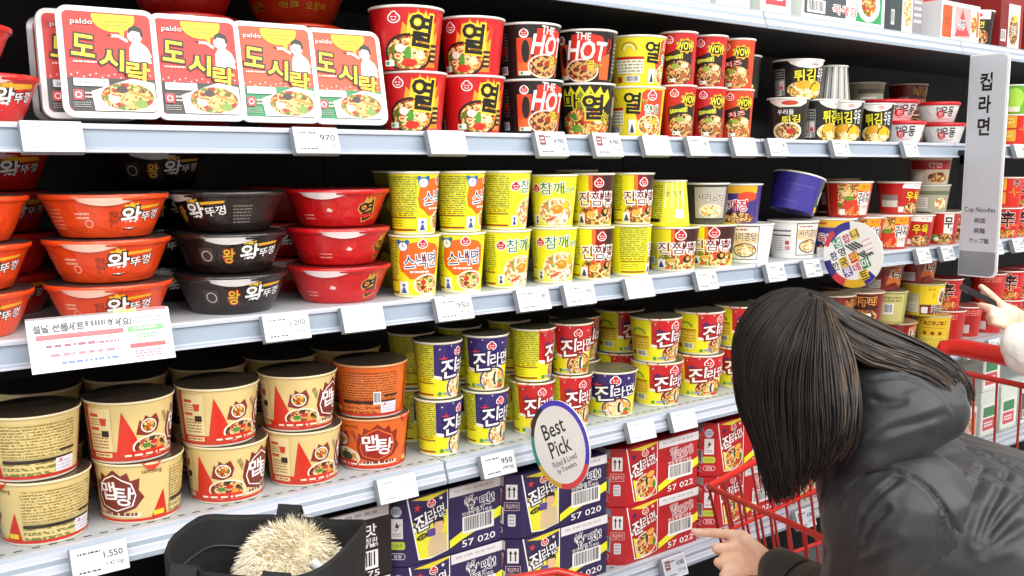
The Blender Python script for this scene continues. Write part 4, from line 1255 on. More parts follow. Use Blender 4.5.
def stack(kind, x, y, z, items, jx=0.0):
    """items: bottom to top, (face, label[, dx])"""
    h = INFO[kind][1]
    for k, it in enumerate(items):
        dx = it[2] if len(it) > 2 else 0
        place(kind, x + dx, y, z + E_ + k * (h + E_), it[0], it[1])

# ---- upper shelf
stack('bowl_scarlet', .270, 1.598, A, [(35, 'red noodle bowl on the upper shelf at the left frame edge, lower of two'), (-50, 'red noodle bowl at the left frame edge, stacked on the upper shelf bowl', -.034)])
for i, (x, y, kind, lab) in enumerate([
        (.452, 1.530, 'tray_red', 'lunch tray noodles with charcoal lower print, nearest of the leaning row of four'),
        (.436, 1.581, 'tray_red', 'lunch tray noodles directly behind the foremost charcoal print tray'),
        (.446, 1.632, 'tray_red', 'lunch tray noodles third back in the leaning row of four'),
        (.446, 1.683, 'tray_red', 'lunch tray noodles at the back of the leaning row of four'),
        (.586, 1.530, 'tray_red', 'lunch tray noodles with charcoal lower print, beside the green printed trays'),
        (.719, 1.530, 'tray_green', 'lunch tray noodles with green lower print, beside the charcoal printed tray'),
        (.850, 1.530, 'tray_green', 'lunch tray noodles with green lower print, beside the red flame cups')]):
    place(kind, x, y, A + .0105, 0, lab, tilt=(-14, 0), abs_yaw=-7)
for x, kind, c, nm in ((.640, 'bowl_scarlet', 'red', 'charcoal printed tray'), (.852, 'bowl_orange_plain', 'orange-red', 'green printed trays')):
    for k, pos in enumerate(('bottom', 'second', 'third', 'topmost')):
        place(kind, x, 1.745, A + E_ + k * .0652, (60, 50, 20, -14)[k], f'{pos} {c} bowl of the stack behind the {nm}').scale = (1, 1, .955)
place('flame_red', 1.004, 1.575, A + E_, -6, 'red flame noodle cup beside the green tray, lower one')
place('flame_red', .990, 1.572, A + 2 * E_ + .108, 0, 'red flame noodle cup beside the green tray, upper one').scale = (1.08, 1.08, 1.04)
stack('flame_red', 1.141, 1.575, A, [(10, 'red flame noodle cup beside the black hot cups, lower one'), (-22, 'red flame noodle cup beside the black hot cups, upper one')])
stack('hot_black', 1.290, 1.575, A, [(40, 'black hot noodle cup turned aside, lower one next to the flame cups'), (45, 'black hot noodle cup turned aside, upper one next to the flame cups', -.008)])
place('garlic_black', 1.440, 1.572, A + E_, 0, 'black noodle cup with yellow flame lettering under the hot cup')
place('hot_black', 1.440, 1.575, A + 2 * E_ + .108, 0, 'black cup with the whole HOT lettering facing the aisle')
stack('flame_yellow', 1.592, 1.573, A, [(4, 'yellow flame noodle cup between black and red cups, lower one'), (48, 'yellow flame noodle cup between black and red cups, upper one')])
for k, (x, f0, f1, kind, w0) in enumerate([(1.706, 20, 0, 'wow', 'first'), (1.811, 14, 2, 'wow', 'second'), (1.913, 10, -8, 'wow_orange', 'third')]):
    c = 'slim orange-red noodle cup' if kind == 'wow_orange' else 'slim red noodle cup'
    stack(kind, x, 1.556, A, [(f0, f'{c}, lower one of the {w0} column from the yellow flame cups'), (f1, f'{c}, upper one of the {w0} column from the yellow flame cups')])
for k, (x, f0, f1) in enumerate([(1.72, 40, 30), (1.83, 10, 60), (1.94, -30, 0)]):
    place('wow', x, 1.66, A + E_, f0, f'slim red cup in the shade, second row behind the {("first", "second", "third")[k]} slim column')
place('udon', 2.045, 1.68, A + E_, 20, 'black udon cup in the back row behind the slim orange-red cups')
place('udon', 2.062, 1.66, A + 2 * E_ + .107, -20, 'black udon cup on the back row beside the slim orange-red cups')
place('udon_round', 2.145, 1.575, A + E_, 0, 'dark noodle cup with round bowl picture, end of the black udon row')
place('udon', 2.262, 1.565, A + E_, 52, 'black udon cup turned to its grey panel in the lower row')
place('udon', 2.385, 1.565, A + E_, 2, 'black udon cup facing out, beside the grey panelled udon cup')
place('udon', 2.535, 1.565, A + E_, 0, 'black udon cup facing out, beside the white tubs')
place('udon_big', 2.215, 1.60, A + 2 * E_ + .107, 26, 'large black udon cup set on top of the udon row')
place('foil_cup', 2.375, 1.60, A + 2 * E_ + .107, 0, 'silver foil patterned cup beside the large black udon cup')
for x, nm in ((2.690, 'black udon cups'), (2.920, 'hanging sign')):
    place('tub', x, 1.572, A + E_, -4, f'white noodle tub with red lid next to the {nm}, bottom one')
place('tub', 2.915, 1.590, A + 2 * E_ + .0625, 10, 'white noodle tub with red lid next to the hanging sign, top one')
place('tub', 2.705, 1.635, A + 2 * E_ + .0625, 30, 'big white noodle tub with wide red lid, on the tub by the udon cups').scale = (1.42, 1.42, 1.0)
for x, kind, n, lab in ((2.62, 'band_cream', 2, 'cream banded cup in the back row above the white tubs'), (2.84, 'grey_green', 2, 'grey-green cup in the back row above the white tubs'), (3.10, 'seafood_red', 2, 'dark red cup in the back row behind the hanging sign')):
    for k in range(n):
        place(kind, x, 1.80, A + E_ + k * (INFO[kind][1] + E_), 20 + 30 * k, lab + (', lower' if k == 0 else ', upper'))
place('spicy_icons', 3.36, 1.57, A + E_, 0, 'red cup under the green cup past the hanging sign, upper shelf')
place('green_cup', 3.36, 1.57, A + 2 * E_ + .100, 0, 'bright green cup at the right frame edge, upper shelf')
place('green_cup', 3.50, 1.57, A + E_, 0, 'bright green cup standing low beyond the sign, upper shelf')

# ---- middle shelf: bowls
stack('bowl_orange', .245, 1.600, B, [(20, 'orange bowl at the left frame edge, bottom of its stack'), (22, 'orange bowl at the left frame edge, middle of its stack'), (-60, 'orange bowl at the left frame edge, top of its stack')])
stack('bowl_orange', .448, 1.594, B, [(5, 'orange bowl behind the promotion card, bottom of its stack'), (8, 'orange bowl above the promotion card, middle of its stack'), (24, 'orange bowl above the promotion card, top of its stack')])
stack('bowl_black', .650, 1.600, B, [(28, 'black bowl at the bottom of the stack between orange and red'), (24, 'black bowl in the middle of the stack between orange and red'), (-38, 'black bowl on top of the stack between orange and red')])
stack('bowl_red', .856, 1.602, B, [(10, 'red bowl at the bottom of the stack beside the yellow cups'), (32, 'red bowl in the middle of the stack beside the yellow cups'), (8, 'red bowl on top of the stack beside the yellow cups')])
for x, kind, c in ((.33, 'bowl_scarlet', 'red'), (.60, 'bowl_black', 'black'), (.86, 'bowl_scarlet', 'deep red')):
    stack(kind, x, 1.815, B, [(20, f'{c} bowl in the dark back row of the middle shelf, lowest'), (0, f'{c} bowl in the dark back row of the middle shelf, second'), (30, f'{c} bowl in the dark back row of the middle shelf, third'), (24, f'{c} bowl in the dark back row of the middle shelf, uppermost')][:4 if c != 'deep red' else 3])
# ---- middle shelf: yellow cups
stack('snack', .993, 1.560, B, [(8, 'yellow snack noodle cup beside the red bowls, lower one'), (58, 'yellow snack noodle cup beside the red bowls, upper one turned to its text')])
stack('snack', 1.100, 1.560, B, [(0, 'yellow snack noodle cup beside the sesame cups, lower one'), (64, 'yellow snack noodle cup beside the sesame cups, upper one turned to its text')])
stack('sesame', 1.212, 1.560, B, [(34, 'yellow sesame noodle cup next to the snack cups, lower one'), (70, 'yellow sesame noodle cup next to the snack cups, upper one')])
place('sesame', 1.338, 1.560, B + E_, 12, 'yellow sesame noodle cup facing out, lower one')
place('sesame', 1.330, 1.552, B + 2 * E_ + .116, 0, 'yellow sesame noodle cup facing out, upper one').scale = (1, 1, .93)
stack('yellow_shaded', 1.045, 1.70, B, [(0, 'yellow cup in the shade behind the snack cups, lower'), (30, 'yellow cup in the shade behind the snack cups, upper')])
stack('yellow_shaded', 1.275, 1.70, B, [(0, 'yellow cup in the shade behind the sesame cups, lower'), (30, 'yellow cup in the shade behind the sesame cups, upper')])
place('jjam', 1.446, 1.558, B + E_, 18, 'seafood noodle cup with red name, lower one beside the sesame cups')
place('jjam', 1.446, 1.558, B + 2 * E_ + .113, 8, 'seafood noodle cup with red name, upper one beside the sesame cups')
place('jjam', 1.562, 1.556, B + E_, 105, 'seafood noodle cup turned to its plain olive text side')
place('jjam', 1.566, 1.556, B + 2 * E_ + .113, 22, 'seafood noodle cup standing on the cup turned to its text')
stack('yellow_shaded', 1.50, 1.67, B, [(0, 'yellow cup in the shade behind the seafood cups, lower'), (50, 'yellow cup in the shade behind the seafood cups, upper')])
place('jjam_big', 1.716, 1.570, B + E_, 10, 'large seafood noodle cup, the one beside the plain olive cup')
place('jjam_big', 1.850, 1.570, B + E_, 0, 'large seafood noodle cup, the one beside the white soup cup')
place('yellow_turned', 1.700, 1.572, B + 2 * E_ + .102, 0, 'yellow cup stood upside down on the large seafood cup')
place('oxbone_grey', 1.842, 1.580, B + 2 * E_ + .102, 14, 'grey filmed soup cup on top of the large seafood cup')
place('oxbone_white', 2.000, 1.580, B + E_, -12, 'white soup cup beside the large seafood cups')
place('beef_blue', 1.985, 1.600, B + 2 * E_ + .098, -10, 'dark blue filmed cup on top of the white soup cup')
place('oxbone_white', 2.190, 1.580, B + E_, 38, 'white soup cup with framed photograph, beside the round mosaic sign')
place('beef_violet', 2.195, 1.590, B + .022 + .098, 25, 'violet cup tipped over on top of the white soup cup', tilt=(-4, 14))
place('beef_blue', 2.365, 1.572, B + E_, -4, 'blue and orange beef cup half hidden by the mosaic sign')
place('kimchi', 2.440, 1.582, B + 2 * E_ + .098, 4, 'kimchi noodle cup, large red one on the upper row')
place('kimchi', 2.500, 1.578, B + E_, -4, 'kimchi noodle cup behind the mosaic sign, lower row')
place('kimchi', 2.645, 1.578, B + E_, -2, 'kimchi noodle cup beside the beef cup, lower row')
place('beef_red', 2.700, 1.582, B + 2 * E_ + .098, 24, 'red beef noodle cup with white cap, upper row')
place('beef_red', 2.785, 1.580, B + E_, 2, 'red beef noodle cup with white cap, lower row')
place('leek_red', 2.915, 1.560, B + E_, 2, 'red cup with white lettered panel beside the vertical sign')
place('grey_green', 2.900, 1.600, B + 2 * E_ + .098, 10, 'grey-green cup under the cream banded cup by the vertical sign').scale = (1, 1, .86)
place('band_cream', 2.900, 1.600, B + 3 * E_ + .181, 10, 'cream cup with red band at the top by the vertical sign').scale = (1, 1, .86)
place('band_cream', 3.050, 1.600, B + E_, 0, 'cream cup with red band, low behind the vertical sign')
stack('seafood_red', 2.66, 1.76, B, [(0, 'brown-red cup in the back row behind the beef cups, lower'), (20, 'brown-red cup in the back row behind the beef cups, upper')])
for k, x in enumerate((3.33, 3.455)):
    nm = ('nearer the vertical sign', 'farther from the vertical sign')[k]
    place('spicy_red', x, 1.572, B + E_, 0, f'red cup with black brush character {nm}, middle shelf')
    place('spicy_icons' if k == 0 else 'spicy_red', x, 1.572, B + 2 * E_ + .100, (-4, 6)[k], f'red cup stacked on the brush character cup {nm}, middle shelf')

# ---- lower shelf
for k, (x0, x1, f0, f1, kind) in enumerate([(.335, .325, -107, -120, 'stew_beige'), (.481, .470, -36, 90, 'stew_beige'), (.629, .617, 59, 95, 'stew_beige'), (.773, .766, 94, 66, 'stew_beige'), (.918, .916, 8, -131, 'stew_orange')]):
    w_ = ('at the left frame edge', 'second from the left frame edge', 'third from the left frame edge', 'beside the orange stew cups', 'beside the purple cups')[k]
    c = 'orange' if kind == 'stew_orange' else 'beige'
    w2 = ('at the left frame edge', 'second from the left', 'third from the left', 'next to the last', 'behind the orange cups')[k]
    place(kind, x0, 1.598, C + E_, f0, f'{c} wide stew noodle cup {w_}, lower one')
    place(kind, x1, 1.598, C + 2 * E_ + .1, f1, f'{c} wide stew noodle cup {w_}, upper one')
    place('stew_beige', x0 + .03, 1.752, C + E_, 30, f'beige stew cup in the second row, lower, {w2}')
    place('stew_beige', x0 + .03, 1.752, C + 2 * E_ + .1, 30, f'beige stew cup in the second row, upper, {w2}')
stack('jin_mild', 1.056, 1.578, C, [(48, 'purple and yellow cup beside the orange stew cups, lower one'), (44, 'purple and yellow cup beside the orange stew cups, upper one')])
stack('jin_mild', 1.172, 1.578, C, [(28, 'purple and yellow cup beside the red and yellow cups, lower one'), (4, 'purple and yellow cup beside the red and yellow cups, upper one')])
stack('jin_hot', 1.297, 1.578, C, [(14, 'slim red and yellow cup beside the purple cups, lower one'), (72, 'slim red and yellow cup beside the purple cups, upper one turned to its text')])
stack('jin_hot', 1.405, 1.578, C, [(24, 'slim red and yellow cup just above the round pick sign, lower one'), (8, 'slim red and yellow cup just above the round pick sign, upper one')])
stack('jin_mild', 1.065, 1.690, C, [(60, 'purple and yellow cup in the second row behind the first column, lower'), (90, 'purple and yellow cup in the second row behind the first column, upper')])
stack('jin_mild', 1.185, 1.690, C, [(60, 'purple and yellow cup in the second row behind the second column, lower'), (70, 'purple and yellow cup in the second row behind the second column, upper')])
stack('jin_hot', 1.320, 1.690, C, [(60, 'slim red and yellow cup in the second row, lower'), (80, 'slim red and yellow cup in the second row, upper')])
place('jin_mild_big', 1.537, 1.588, C + E_, -2, 'large purple and yellow cup alone among the red ones')
stack('jin_hot_big', 1.545, 1.722, C, [(40, 'large red and yellow cup in the second row behind the purple one, lower'), (46, 'large red and yellow cup in the second row behind the purple one, upper')])
stack('jin_hot_big', 1.692, 1.590, C, [(30, 'large red and yellow cup beside the large purple cup, lower one'), (38, 'large red and yellow cup beside the large purple cup, upper one', -.008)])
stack('jin_hot_big', 1.838, 1.590, C, [(14, 'large red and yellow cup in the middle column, lower one'), (46, 'large red and yellow cup in the middle column, upper one')])
stack('jin_hot_big', 1.990, 1.590, C, [(4, 'large red and yellow cup nearest the dark hair, lower one'), (32, 'large red and yellow cup nearest the dark hair, upper one')])
stack('jin_hot_big', 2.130, 1.595, C, [(20, 'large red and yellow cup hidden by the dark hair, lower'), (30, 'large red and yellow cup hidden by the dark hair, upper')])
stack('jin_hot_big', 1.70, 1.73, C, [(30, 'large red cup in the second row behind the red columns, lower'), (46, 'large red cup in the second row behind the red columns, upper')])
stack('prawn_red', 2.285, 1.585, C, [(0, 'orange-red cup just over the dark hair, lower'), (6, 'orange-red cup just over the dark hair, upper')])
stack('seafood_red', 2.415, 1.600, C, [(10, 'brown cup beside the orange-red cup over the hair, lower'), (70, 'brown cup beside the orange-red cup over the hair, upper')])
stack('seafood_red', 2.545, 1.590, C, [(20, 'brown-red cup with orange lettering over the grey hood, lower'), (2, 'brown-red cup with orange lettering over the grey hood, upper')])
place('seafood_low', 2.735, 1.600, C + E_, 26, 'low brown-red bowl cup with white label over the grey hood')
place('olive_back', 2.690, 1.592, C + 2 * E_ + .092, 0, 'olive filmed cup on the low brown-red cup')
place('curry_back', 2.910, 1.566, C + E_, 0, 'yellow curry cup turned to its back, bottom row near the trolley handle')
place('curry_yellow', 2.885, 1.590, C + 2 * E_ + .098, 18, 'yellow curry noodle cup above the turned yellow cup')
for x, kind, lab in ((2.70, 'seafood_low', 'brown-red cup'), (2.865, 'seafood_low', 'maroon cup'), (3.03, 'spicy_red', 'red brush character cup')):
    stack(kind, x, 1.765, C, [(0, f'{lab} in the back row of the lower shelf past the hair, lowest'), (10, f'{lab} in the back row of the lower shelf past the hair, second')])
stack('red_back', 3.040, 1.590, C, [(0, 'red wrapped cup beside the yellow curry cups, lower')])
place('red_back', 3.170, 1.60, C + E_, 30, 'plain red cup just left of the hand with the phone')
stack('red_back', 3.300, 1.59, C, [(10, 'plain red cup behind the hand with the phone, lower'), (20, 'plain red cup behind the hand with the phone, upper')])
stack('spicy_red', 3.435, 1.595, C, [(0, 'red brush character cup behind the white sleeve, lower'), (-4, 'red brush character cup behind the white sleeve, upper')])
stack('spicy_red', 3.570, 1.595, C, [(0, 'red brush character cup right of the sleeve, lower'), (-4, 'red brush character cup right of the sleeve, upper')])

for x, kind, lab, sc in ((2.69, 'seafood_low', 'flat maroon cup lying in the shade on the olive filmed cup', .82), (2.885, 'seafood_low', 'flat maroon cup lying in the shade on the yellow curry cup', .82)):
    place(kind, x, 1.625, C + 3 * E_ + (.190 if x < 2.8 else .198), 10, lab).scale = (1, 1, sc)
place('spicy_red', 3.04, 1.61, C + 2 * E_ + .1, -6, 'red brush character cup on top of the red wrapped cup')
# ---- bottom shelf: cartons
def case(kind, x, y, z, lab, yaw=0):
    return place(kind, x, y, z + E_, 0, lab, abs_yaw=yaw)
hc = INFO['carton_red_a'][1] + .0008
case('carton_red_a', 1.500, 1.528, D, 'red noodle carton with barcode, lower one the finger points at')
case('carton_red_a', 1.498, 1.530, D + hc, 'red noodle carton with barcode, stacked above the finger')
case('carton_blue_a', 1.196, 1.528, D, 'dark blue noodle carton beside the red ones, lower one')
case('carton_blue_a', 1.194, 1.530, D + hc, 'dark blue noodle carton under the round pick sign, upper one')
case('carton_blue_b', .934, 1.552, D, 'dark blue carton next to the black case, lower one').scale = (.94, 1, 1)
case('carton_blue_b', .932, 1.554, D + hc, 'dark blue carton next to the black case, upper one').scale = (.94, 1, 1)
case('carton_black', .748, 1.550, D, 'black case with white lettering behind the tote bag, lower one')
case('carton_black', .746, 1.548, D + .1405, 'black case with white lettering behind the tote bag, upper one')
case('carton_maroon', .624, 1.550, D, 'maroon case beside the black ones, lower one')
case('carton_maroon', .622, 1.548, D + .1405, 'maroon case beside the black ones, upper one')
case('carton_black', .392, 1.56, D, 'black case at the far left of the bottom shelf')
case('carton_red_b', 1.835, 1.545, D, 'red noodle carton behind the trolley corner, lower one')
case('carton_red_b', 1.833, 1.547, D + hc, 'red noodle carton behind the trolley corner, upper one')
case('carton_red_b', 2.150, 1.545, D, 'red noodle carton behind the dark hair, lower one')
case('carton_red_b', 2.148, 1.547, D + hc, 'red noodle carton behind the dark hair, upper one')
case('carton_white', 2.46, 1.54, D, 'white noodle carton behind the trolley basket')
case('carton_maroon', 2.80, 1.54, D, 'maroon case under the trolley handle, lower one')
case('carton_white', 2.95, 1.54, D, 'white and pink carton under the trolley handle')
case('carton_leaf', 3.20, 1.54, D, 'white and green carton under the white sleeve, lower one')
case('carton_leaf', 3.20, 1.54, D + .1562, 'white and green carton under the white sleeve, upper one')
case('carton_leaf', 3.34, 1.54, D, 'white and green carton at the right frame edge')
case('carton_green', 3.49, 1.54, D, 'green carton beyond the right frame edge, bottom shelf')

# ---- top shelf
case('carton_leaf', 1.50, 1.53, T, 'white and green pack on the top shelf nearest the cups below')
case('carton_leaf', 1.66, 1.53, T, 'white and green pack second along the top shelf')
case('carton_leaf', 1.80, 1.53, T, 'white and green pack third along the top shelf')
case('carton_leaf', 1.96, 1.53, T, 'white and green pack touching the long green carton')
o = case('carton_green', 2.125, 1.53, T, 'long green and white carton with bowl picture on the top shelf'); o.scale = (1.58, 1, 1)
case('carton_grey', 2.53, 1.535, T, 'grey carton between the green and the white cartons on top')
case('carton_white', 2.805, 1.535, T, 'white carton with pink print on the top shelf')
place('bowl_scarlet', 2.93, 1.66, T + E_ + .1142, 0, 'red bowl lying on the white pink printed carton')
place('top_cup', 3.095, 1.575, T + E_, 0, 'dark cup with white cap on the top shelf beside the white carton')
case('carton_brown', 3.16, 1.535, T, 'brown carton with yellow burst on the top shelf')
case('carton_brown', 3.33, 1.535, T, 'brown carton at the right frame edge of the top shelf')

# ---- price tags clipped to the rails
TILT = -19
def ptag(kind, x, z, lab, dy=.0, sc=1.0):
    h = INFO[kind][1]
    root = place(kind, x, FRONT - .0165, z - .0195, 0, lab, abs_yaw=0, tilt=(TILT, 0))
    return root
for x, k, lab in [(.352, 'tag_blank', 'under the leaning lunch trays'), (.758, 'tag_a', 'under the green printed trays'), (1.020, 'tag_blank', 'under the red flame cups'), (1.268, 'tag_dark', 'under the black hot cups'), (1.420, 'tag_dark', 'under the black garlic cup'),
                  (1.566, 'tag_blank', 'under the yellow flame cups'), (1.701, 'tag_small', 'under the first slim red cups'), (1.862, 'tag_blank', 'under the slim orange-red cups'), (1.987, 'tag_small', 'right after the slim cups'), (2.250, 'tag_small', 'under the black udon cups'), (2.587, 'tag_small', 'beside the white tubs'), (3.24, 'tag_small', 'past the hanging sign')]:
    ptag(k, x, A, f'white price tag on the upper rail {lab}')
for x, k, lab in [(.695, 'tag_b', 'under the black bowls'), (.839, 'tag_blank', 'under the red bowls'), (1.032, 'tag_e', 'under the snack cups'), (1.223, 'tag_d', 'under the first sesame cups'), (1.346, 'tag_d', 'under the second sesame cups'), (1.521, 'tag_blank', 'under the seafood cups'), (1.740, 'tag_small', 'under the large seafood cups'),
                  (1.996, 'tag_small', 'under the white soup cup'), (2.148, 'tag_small', 'beside the round mosaic sign'), (2.686, 'tag_small', 'under the red beef cup'), (2.821, 'tag_small', 'under the white panelled red cup'), (3.12, 'tag_a', 'just past the vertical sign'), (3.27, 'tag_small', 'under the brush character cups')]:
    ptag(k, x, B, f'white price tag on the middle rail {lab}')
for x, k, lab in [(.383, 'tag_c', 'under the beige stew cups'), (.903, 'tag_blank', 'under the orange stew cups'), (1.135, 'tag_e', 'under the purple cups'), (1.534, 'tag_blank', 'under the large purple cup'), (1.672, 'tag_blank', 'under the large red cups'), (2.839, 'tag_small', 'under the turned curry cup'), (2.997, 'tag_small', 'under the red wrapped cup'), (3.153, 'tag_small', 'under the phone hand')]:
    ptag(k, x, C, f'white price tag on the lower rail {lab}')
ptag('tag_dark', 1.652, D, 'white price tag on the bottom rail under the red cartons')
ptag('tag_dark', 2.16, D, 'white price tag on the bottom rail behind the trolley wires')
for k in list(PROTO):
    if k not in USED:                         # a kind that found no place is not left lying about
        for ch in list(PROTO[k].children):
            bpy.data.objects.remove(ch)
        bpy.data.objects.remove(PROTO[k])

# ---- signs
# promotion card clipped to the middle rail
a = Art()
a.rect(-100, -48, 100, 48, '#eeeeee'); a.rect(20, 44, 52, 50, '#f2dc3a'); a.rect(52, 44, 96, 50, '#d8322c'); a.rect(-100, 44, 20, 48, '#6a5a54')
a.text('설날 선물세트', -58, 28, 70, 16, '#101014', bold=.12); a.dashes(-22, 23, 6, 34, 1, '#3a3a44', .9, 2); a.text('하세요!', 26, 28, 34, 16, '#101014', bold=.12)
a.dashes(48, 22, 92, 36, 2, '#8a8a90', .5, 3)
a.rect(-90, 8, 30, 17, '#d8404a'); a.rect(36, 8, 88, 18, '#59c95a'); a.dashes(44, 11, 78, 15, 1, '#e8fae0', .8, 2)
a.dashes(48, -6, 78, 4, 2, '#4ac060', .6, 4); a.rect(36, -22, 88, -14, '#d04a50'); a.dashes(42, -40, 84, -26, 3, '#e06a90', .5, 6)
a.dashes(-78, -8, -10, 0, 1, '#8a4a6a', .6, 5); a.dashes(-74, -24, 20, -16, 1, '#e07a8a', .6, 6); a.dashes(-60, -38, 20, -30, 1, '#6a8ad8', .5, 7); a.dashes(-20, -8, 24, -2, 1, '#d05a6a', .6, 8)
root = empty('promotion_sign', (.402, FRONT - .026, B - .006)); root.scale = (1, 1, .82)
root.rotation_euler = (math.radians(-19), math.radians(0), 0)
bm = bmesh.new(); mats = ['#f7f7f7']
box(bm, -.1, 0, -.048, .1, .0018, .048)
join_art(bm, mats, a, lambda u, v, off: Vector((u / 1000, -.0003 - off / 1000, v / 1000)), 0)
link('card', to_mesh(bm, mats, 'card'), root)
bm = bmesh.new(); box(bm, -.09, .002, -.04, .09, .007, -.02)
link('clip', to_mesh(bm, [M('#dfe3e8')], 'clip'), root)
tag(root, 'white promotion card with red and green bars clipped under the orange bowls', 'sign')

def side_sign(name, loc, roll, art, lab, r, base):
    """round card standing out from a price rail, its face turned along the aisle towards -x"""
    root = empty(name, loc)
    bm = bmesh.new(); mats = [base]
    c = bmesh.ops.create_cone(bm, cap_ends=True, segments=64, radius1=r, radius2=r, depth=.003)
    # local frame: u -> -y, v -> z, normal -> -x
    for v in bm.verts:
        x, y, z = v.co
        v.co = Vector((z, x, y))
    cr, sr = math.cos(math.radians(roll)), math.sin(math.radians(roll))
    def w(u, v, off):
        uu, vv = u * cr - v * sr, u * sr + v * cr
        return Vector((-.0018 - off / 1000, -uu / 1000, vv / 1000))
    join_art(bm, mats, art, w, 0)
    link('disc', to_mesh(bm, mats, name), root)
    bm = bmesh.new()
    box(bm, .0016, .0, -.012, .0030, r + .022, .012)
    link('mounting_strip', to_mesh(bm, [M('#cfd4da', .2)], name + '_strip'), root)
    tag(root, lab, 'sign')
    return root
a = Art()
R = 87
for a0, a1, c in ((-28, 118, '#4a3fd0'), (118, 168, '#17171a'), (168, 210, '#1f9a86'), (210, 262, '#e2b93f'), (262, 332, '#ee4a52')):
    a.ring(0, 0, R, R, 11, c, a0 - 16, a1 - 16, 24)
a.ell(0, 0, 76.5, 76.5, '#fdfdfd', n=48)
a.text('Best', -2, 34, 72, 32, '#1b1b1d', bold=.022); a.text('Pick', 0, -4, 68, 33, '#1b1b1d', bold=.022)
a.text('Picked & Loved', 0, -32, 78, 12, '#26262a', bold=.012); a.text('by Travelers', 0, -48, 62, 13, '#26262a', bold=.012)
side_sign('pick_sign', (1.225, 1.405, .952), 30, a, 'round white pick sign with rainbow rim standing out from the lower rail', .087, '#e9e9ec')
a = Art()
a.ell(0, 0, 84, 84, '#fbfbfb', n=48)
a.ring(0, 0, 84, 84, 20, '#3b2f9a', 70, 128); a.ring(0, 0, 84, 84, 20, '#e8b832', 228, 272); a.ring(0, 0, 84, 84, 14, '#d9404a', 108, 140); a.ring(0, 0, 84, 84, 22, '#3b2f9a', 272, 296); a.ring(0, 0, 84, 84, 20, '#d8414a', 200, 228); a.ring(0, 0, 84, 84, 20, '#2c1f7c', 168, 200)
g = 25
cells = [('환', -50, 18, '#fbfbfb', '#2c2470'), ('한', -56, -8, '#fbfbfb', '#18181a'), ('냉', -26, 44, '#1f9a6a', W), ('영', -24, 18, '#fbfbfb', '#2a2a2c'), ('국', -30, -8, '#f0c53a', '#18181a'), ('롯', -30, -34, '#4a3fb0', W),
         ('합', 2, 44, '#fbfbfb', '#d8324a'), ('의', 2, -8, '#d83a34', '#f6e23a'), ('데', -2, -34, '#fbfbfb', '#d83a5a'), ('니', 28, 44, '#f2cf3a', '#2a2a7c'), ('마', 26, -34, '#17945a', W), ('트', 10, -60, '#f2d23a', '#18181a')]
for s, u, v, bg, fg in cells:
    if bg != '#fbfbfb':
        a.rect(u - g / 2, v - g / 2, u + g / 2, v + g / 2, bg)
    a.text(s, u, v, 21, 22, fg, bold=.04)
for k in range(4):
    a.line([(-8 + k * 9, 30 - k * 1), (10 + k * 9, 6)], 4.2, '#17171a')
    a.line([(16 + k * 8, -4), (32 + k * 8, -22)], 4, '#17171a')
a.rect(38, -14, 66, 30, '#fdfdfd'); a.dashes(40, -12, 64, 26, 3, '#e05a7a', .2, 4)
side_sign('mosaic_sign', (2.200, 1.405, 1.268), 28, a, 'round sign with mosaic of coloured letters standing out from the middle rail', .084, '#ececec')

# tall category sign hanging from the shelf front
root = empty('category_sign', (2.885, 1.485, 1.16))
def rounded(y0, y1, z0, z1, r):
    p = []
    for cy, cz, s in ((y1 - r * .2, z0 + r * .2, 0), (y1 - r * .2, z1 - r * .2, 1), (y0 + r, z1 - r, 2), (y0 + r, z0 + r, 3)):
        q = r * .2 if s < 2 else r
        for k in range(6):
            t = math.radians({0: -90, 1: 0, 2: 90, 3: 180}[s] + 18 * k)
            p.append((cy + q * math.cos(t), cz + q * math.sin(t)))
    return p
bm = bmesh.new(); mats = [M('#c9ced6', .35), M('#f3f4f6', .3)]
prism(bm, rounded(-.118, -.002, 0, .652, .02), 'x', 0, .006, 1)
prism(bm, rounded(-.112, -.004, .004, .648, .018), 'x', -.0008, 0, 0)
a = Art()
a.rect(5, 4, 111, 76, '#8b8f96') if False else a.poly([(4, 76), (112, 76), (112, 24), (108, 10), (96, 4), (4, 4)], '#8b8f96')
for s, v in (('컵', 572), ('라', 507), ('면', 443)):
    a.text(s, 54, v, 36, 52, '#17181b', bold=.06)
a.text('Cup Noodles', 58, 198, 92, 19, '#1c1d20', bold=.01)
a.text('碗面', 60, 168, 34, 16, '#24262a'); a.text('碗麵', 60, 138, 34, 16, '#24262a'); a.text('カップ麺', 60, 108, 58, 16, '#24262a')
join_art(bm, mats, a, lambda u, v, off: Vector((-.001 - off / 1000, -u / 1000, v / 1000)), 0)
link('panel_board', to_mesh(bm, mats, 'category_board'), root)
bm = bmesh.new(); box(bm, .0005, -.012, .245, .012, .012, .36); box(bm, .0005, -.004, .335, .010, .02, .375)
link('bracket', to_mesh(bm, [M('#17181a', .5)], 'bracket'), root)
tag(root, 'tall grey category sign hanging at right angles to the shelves', 'sign')
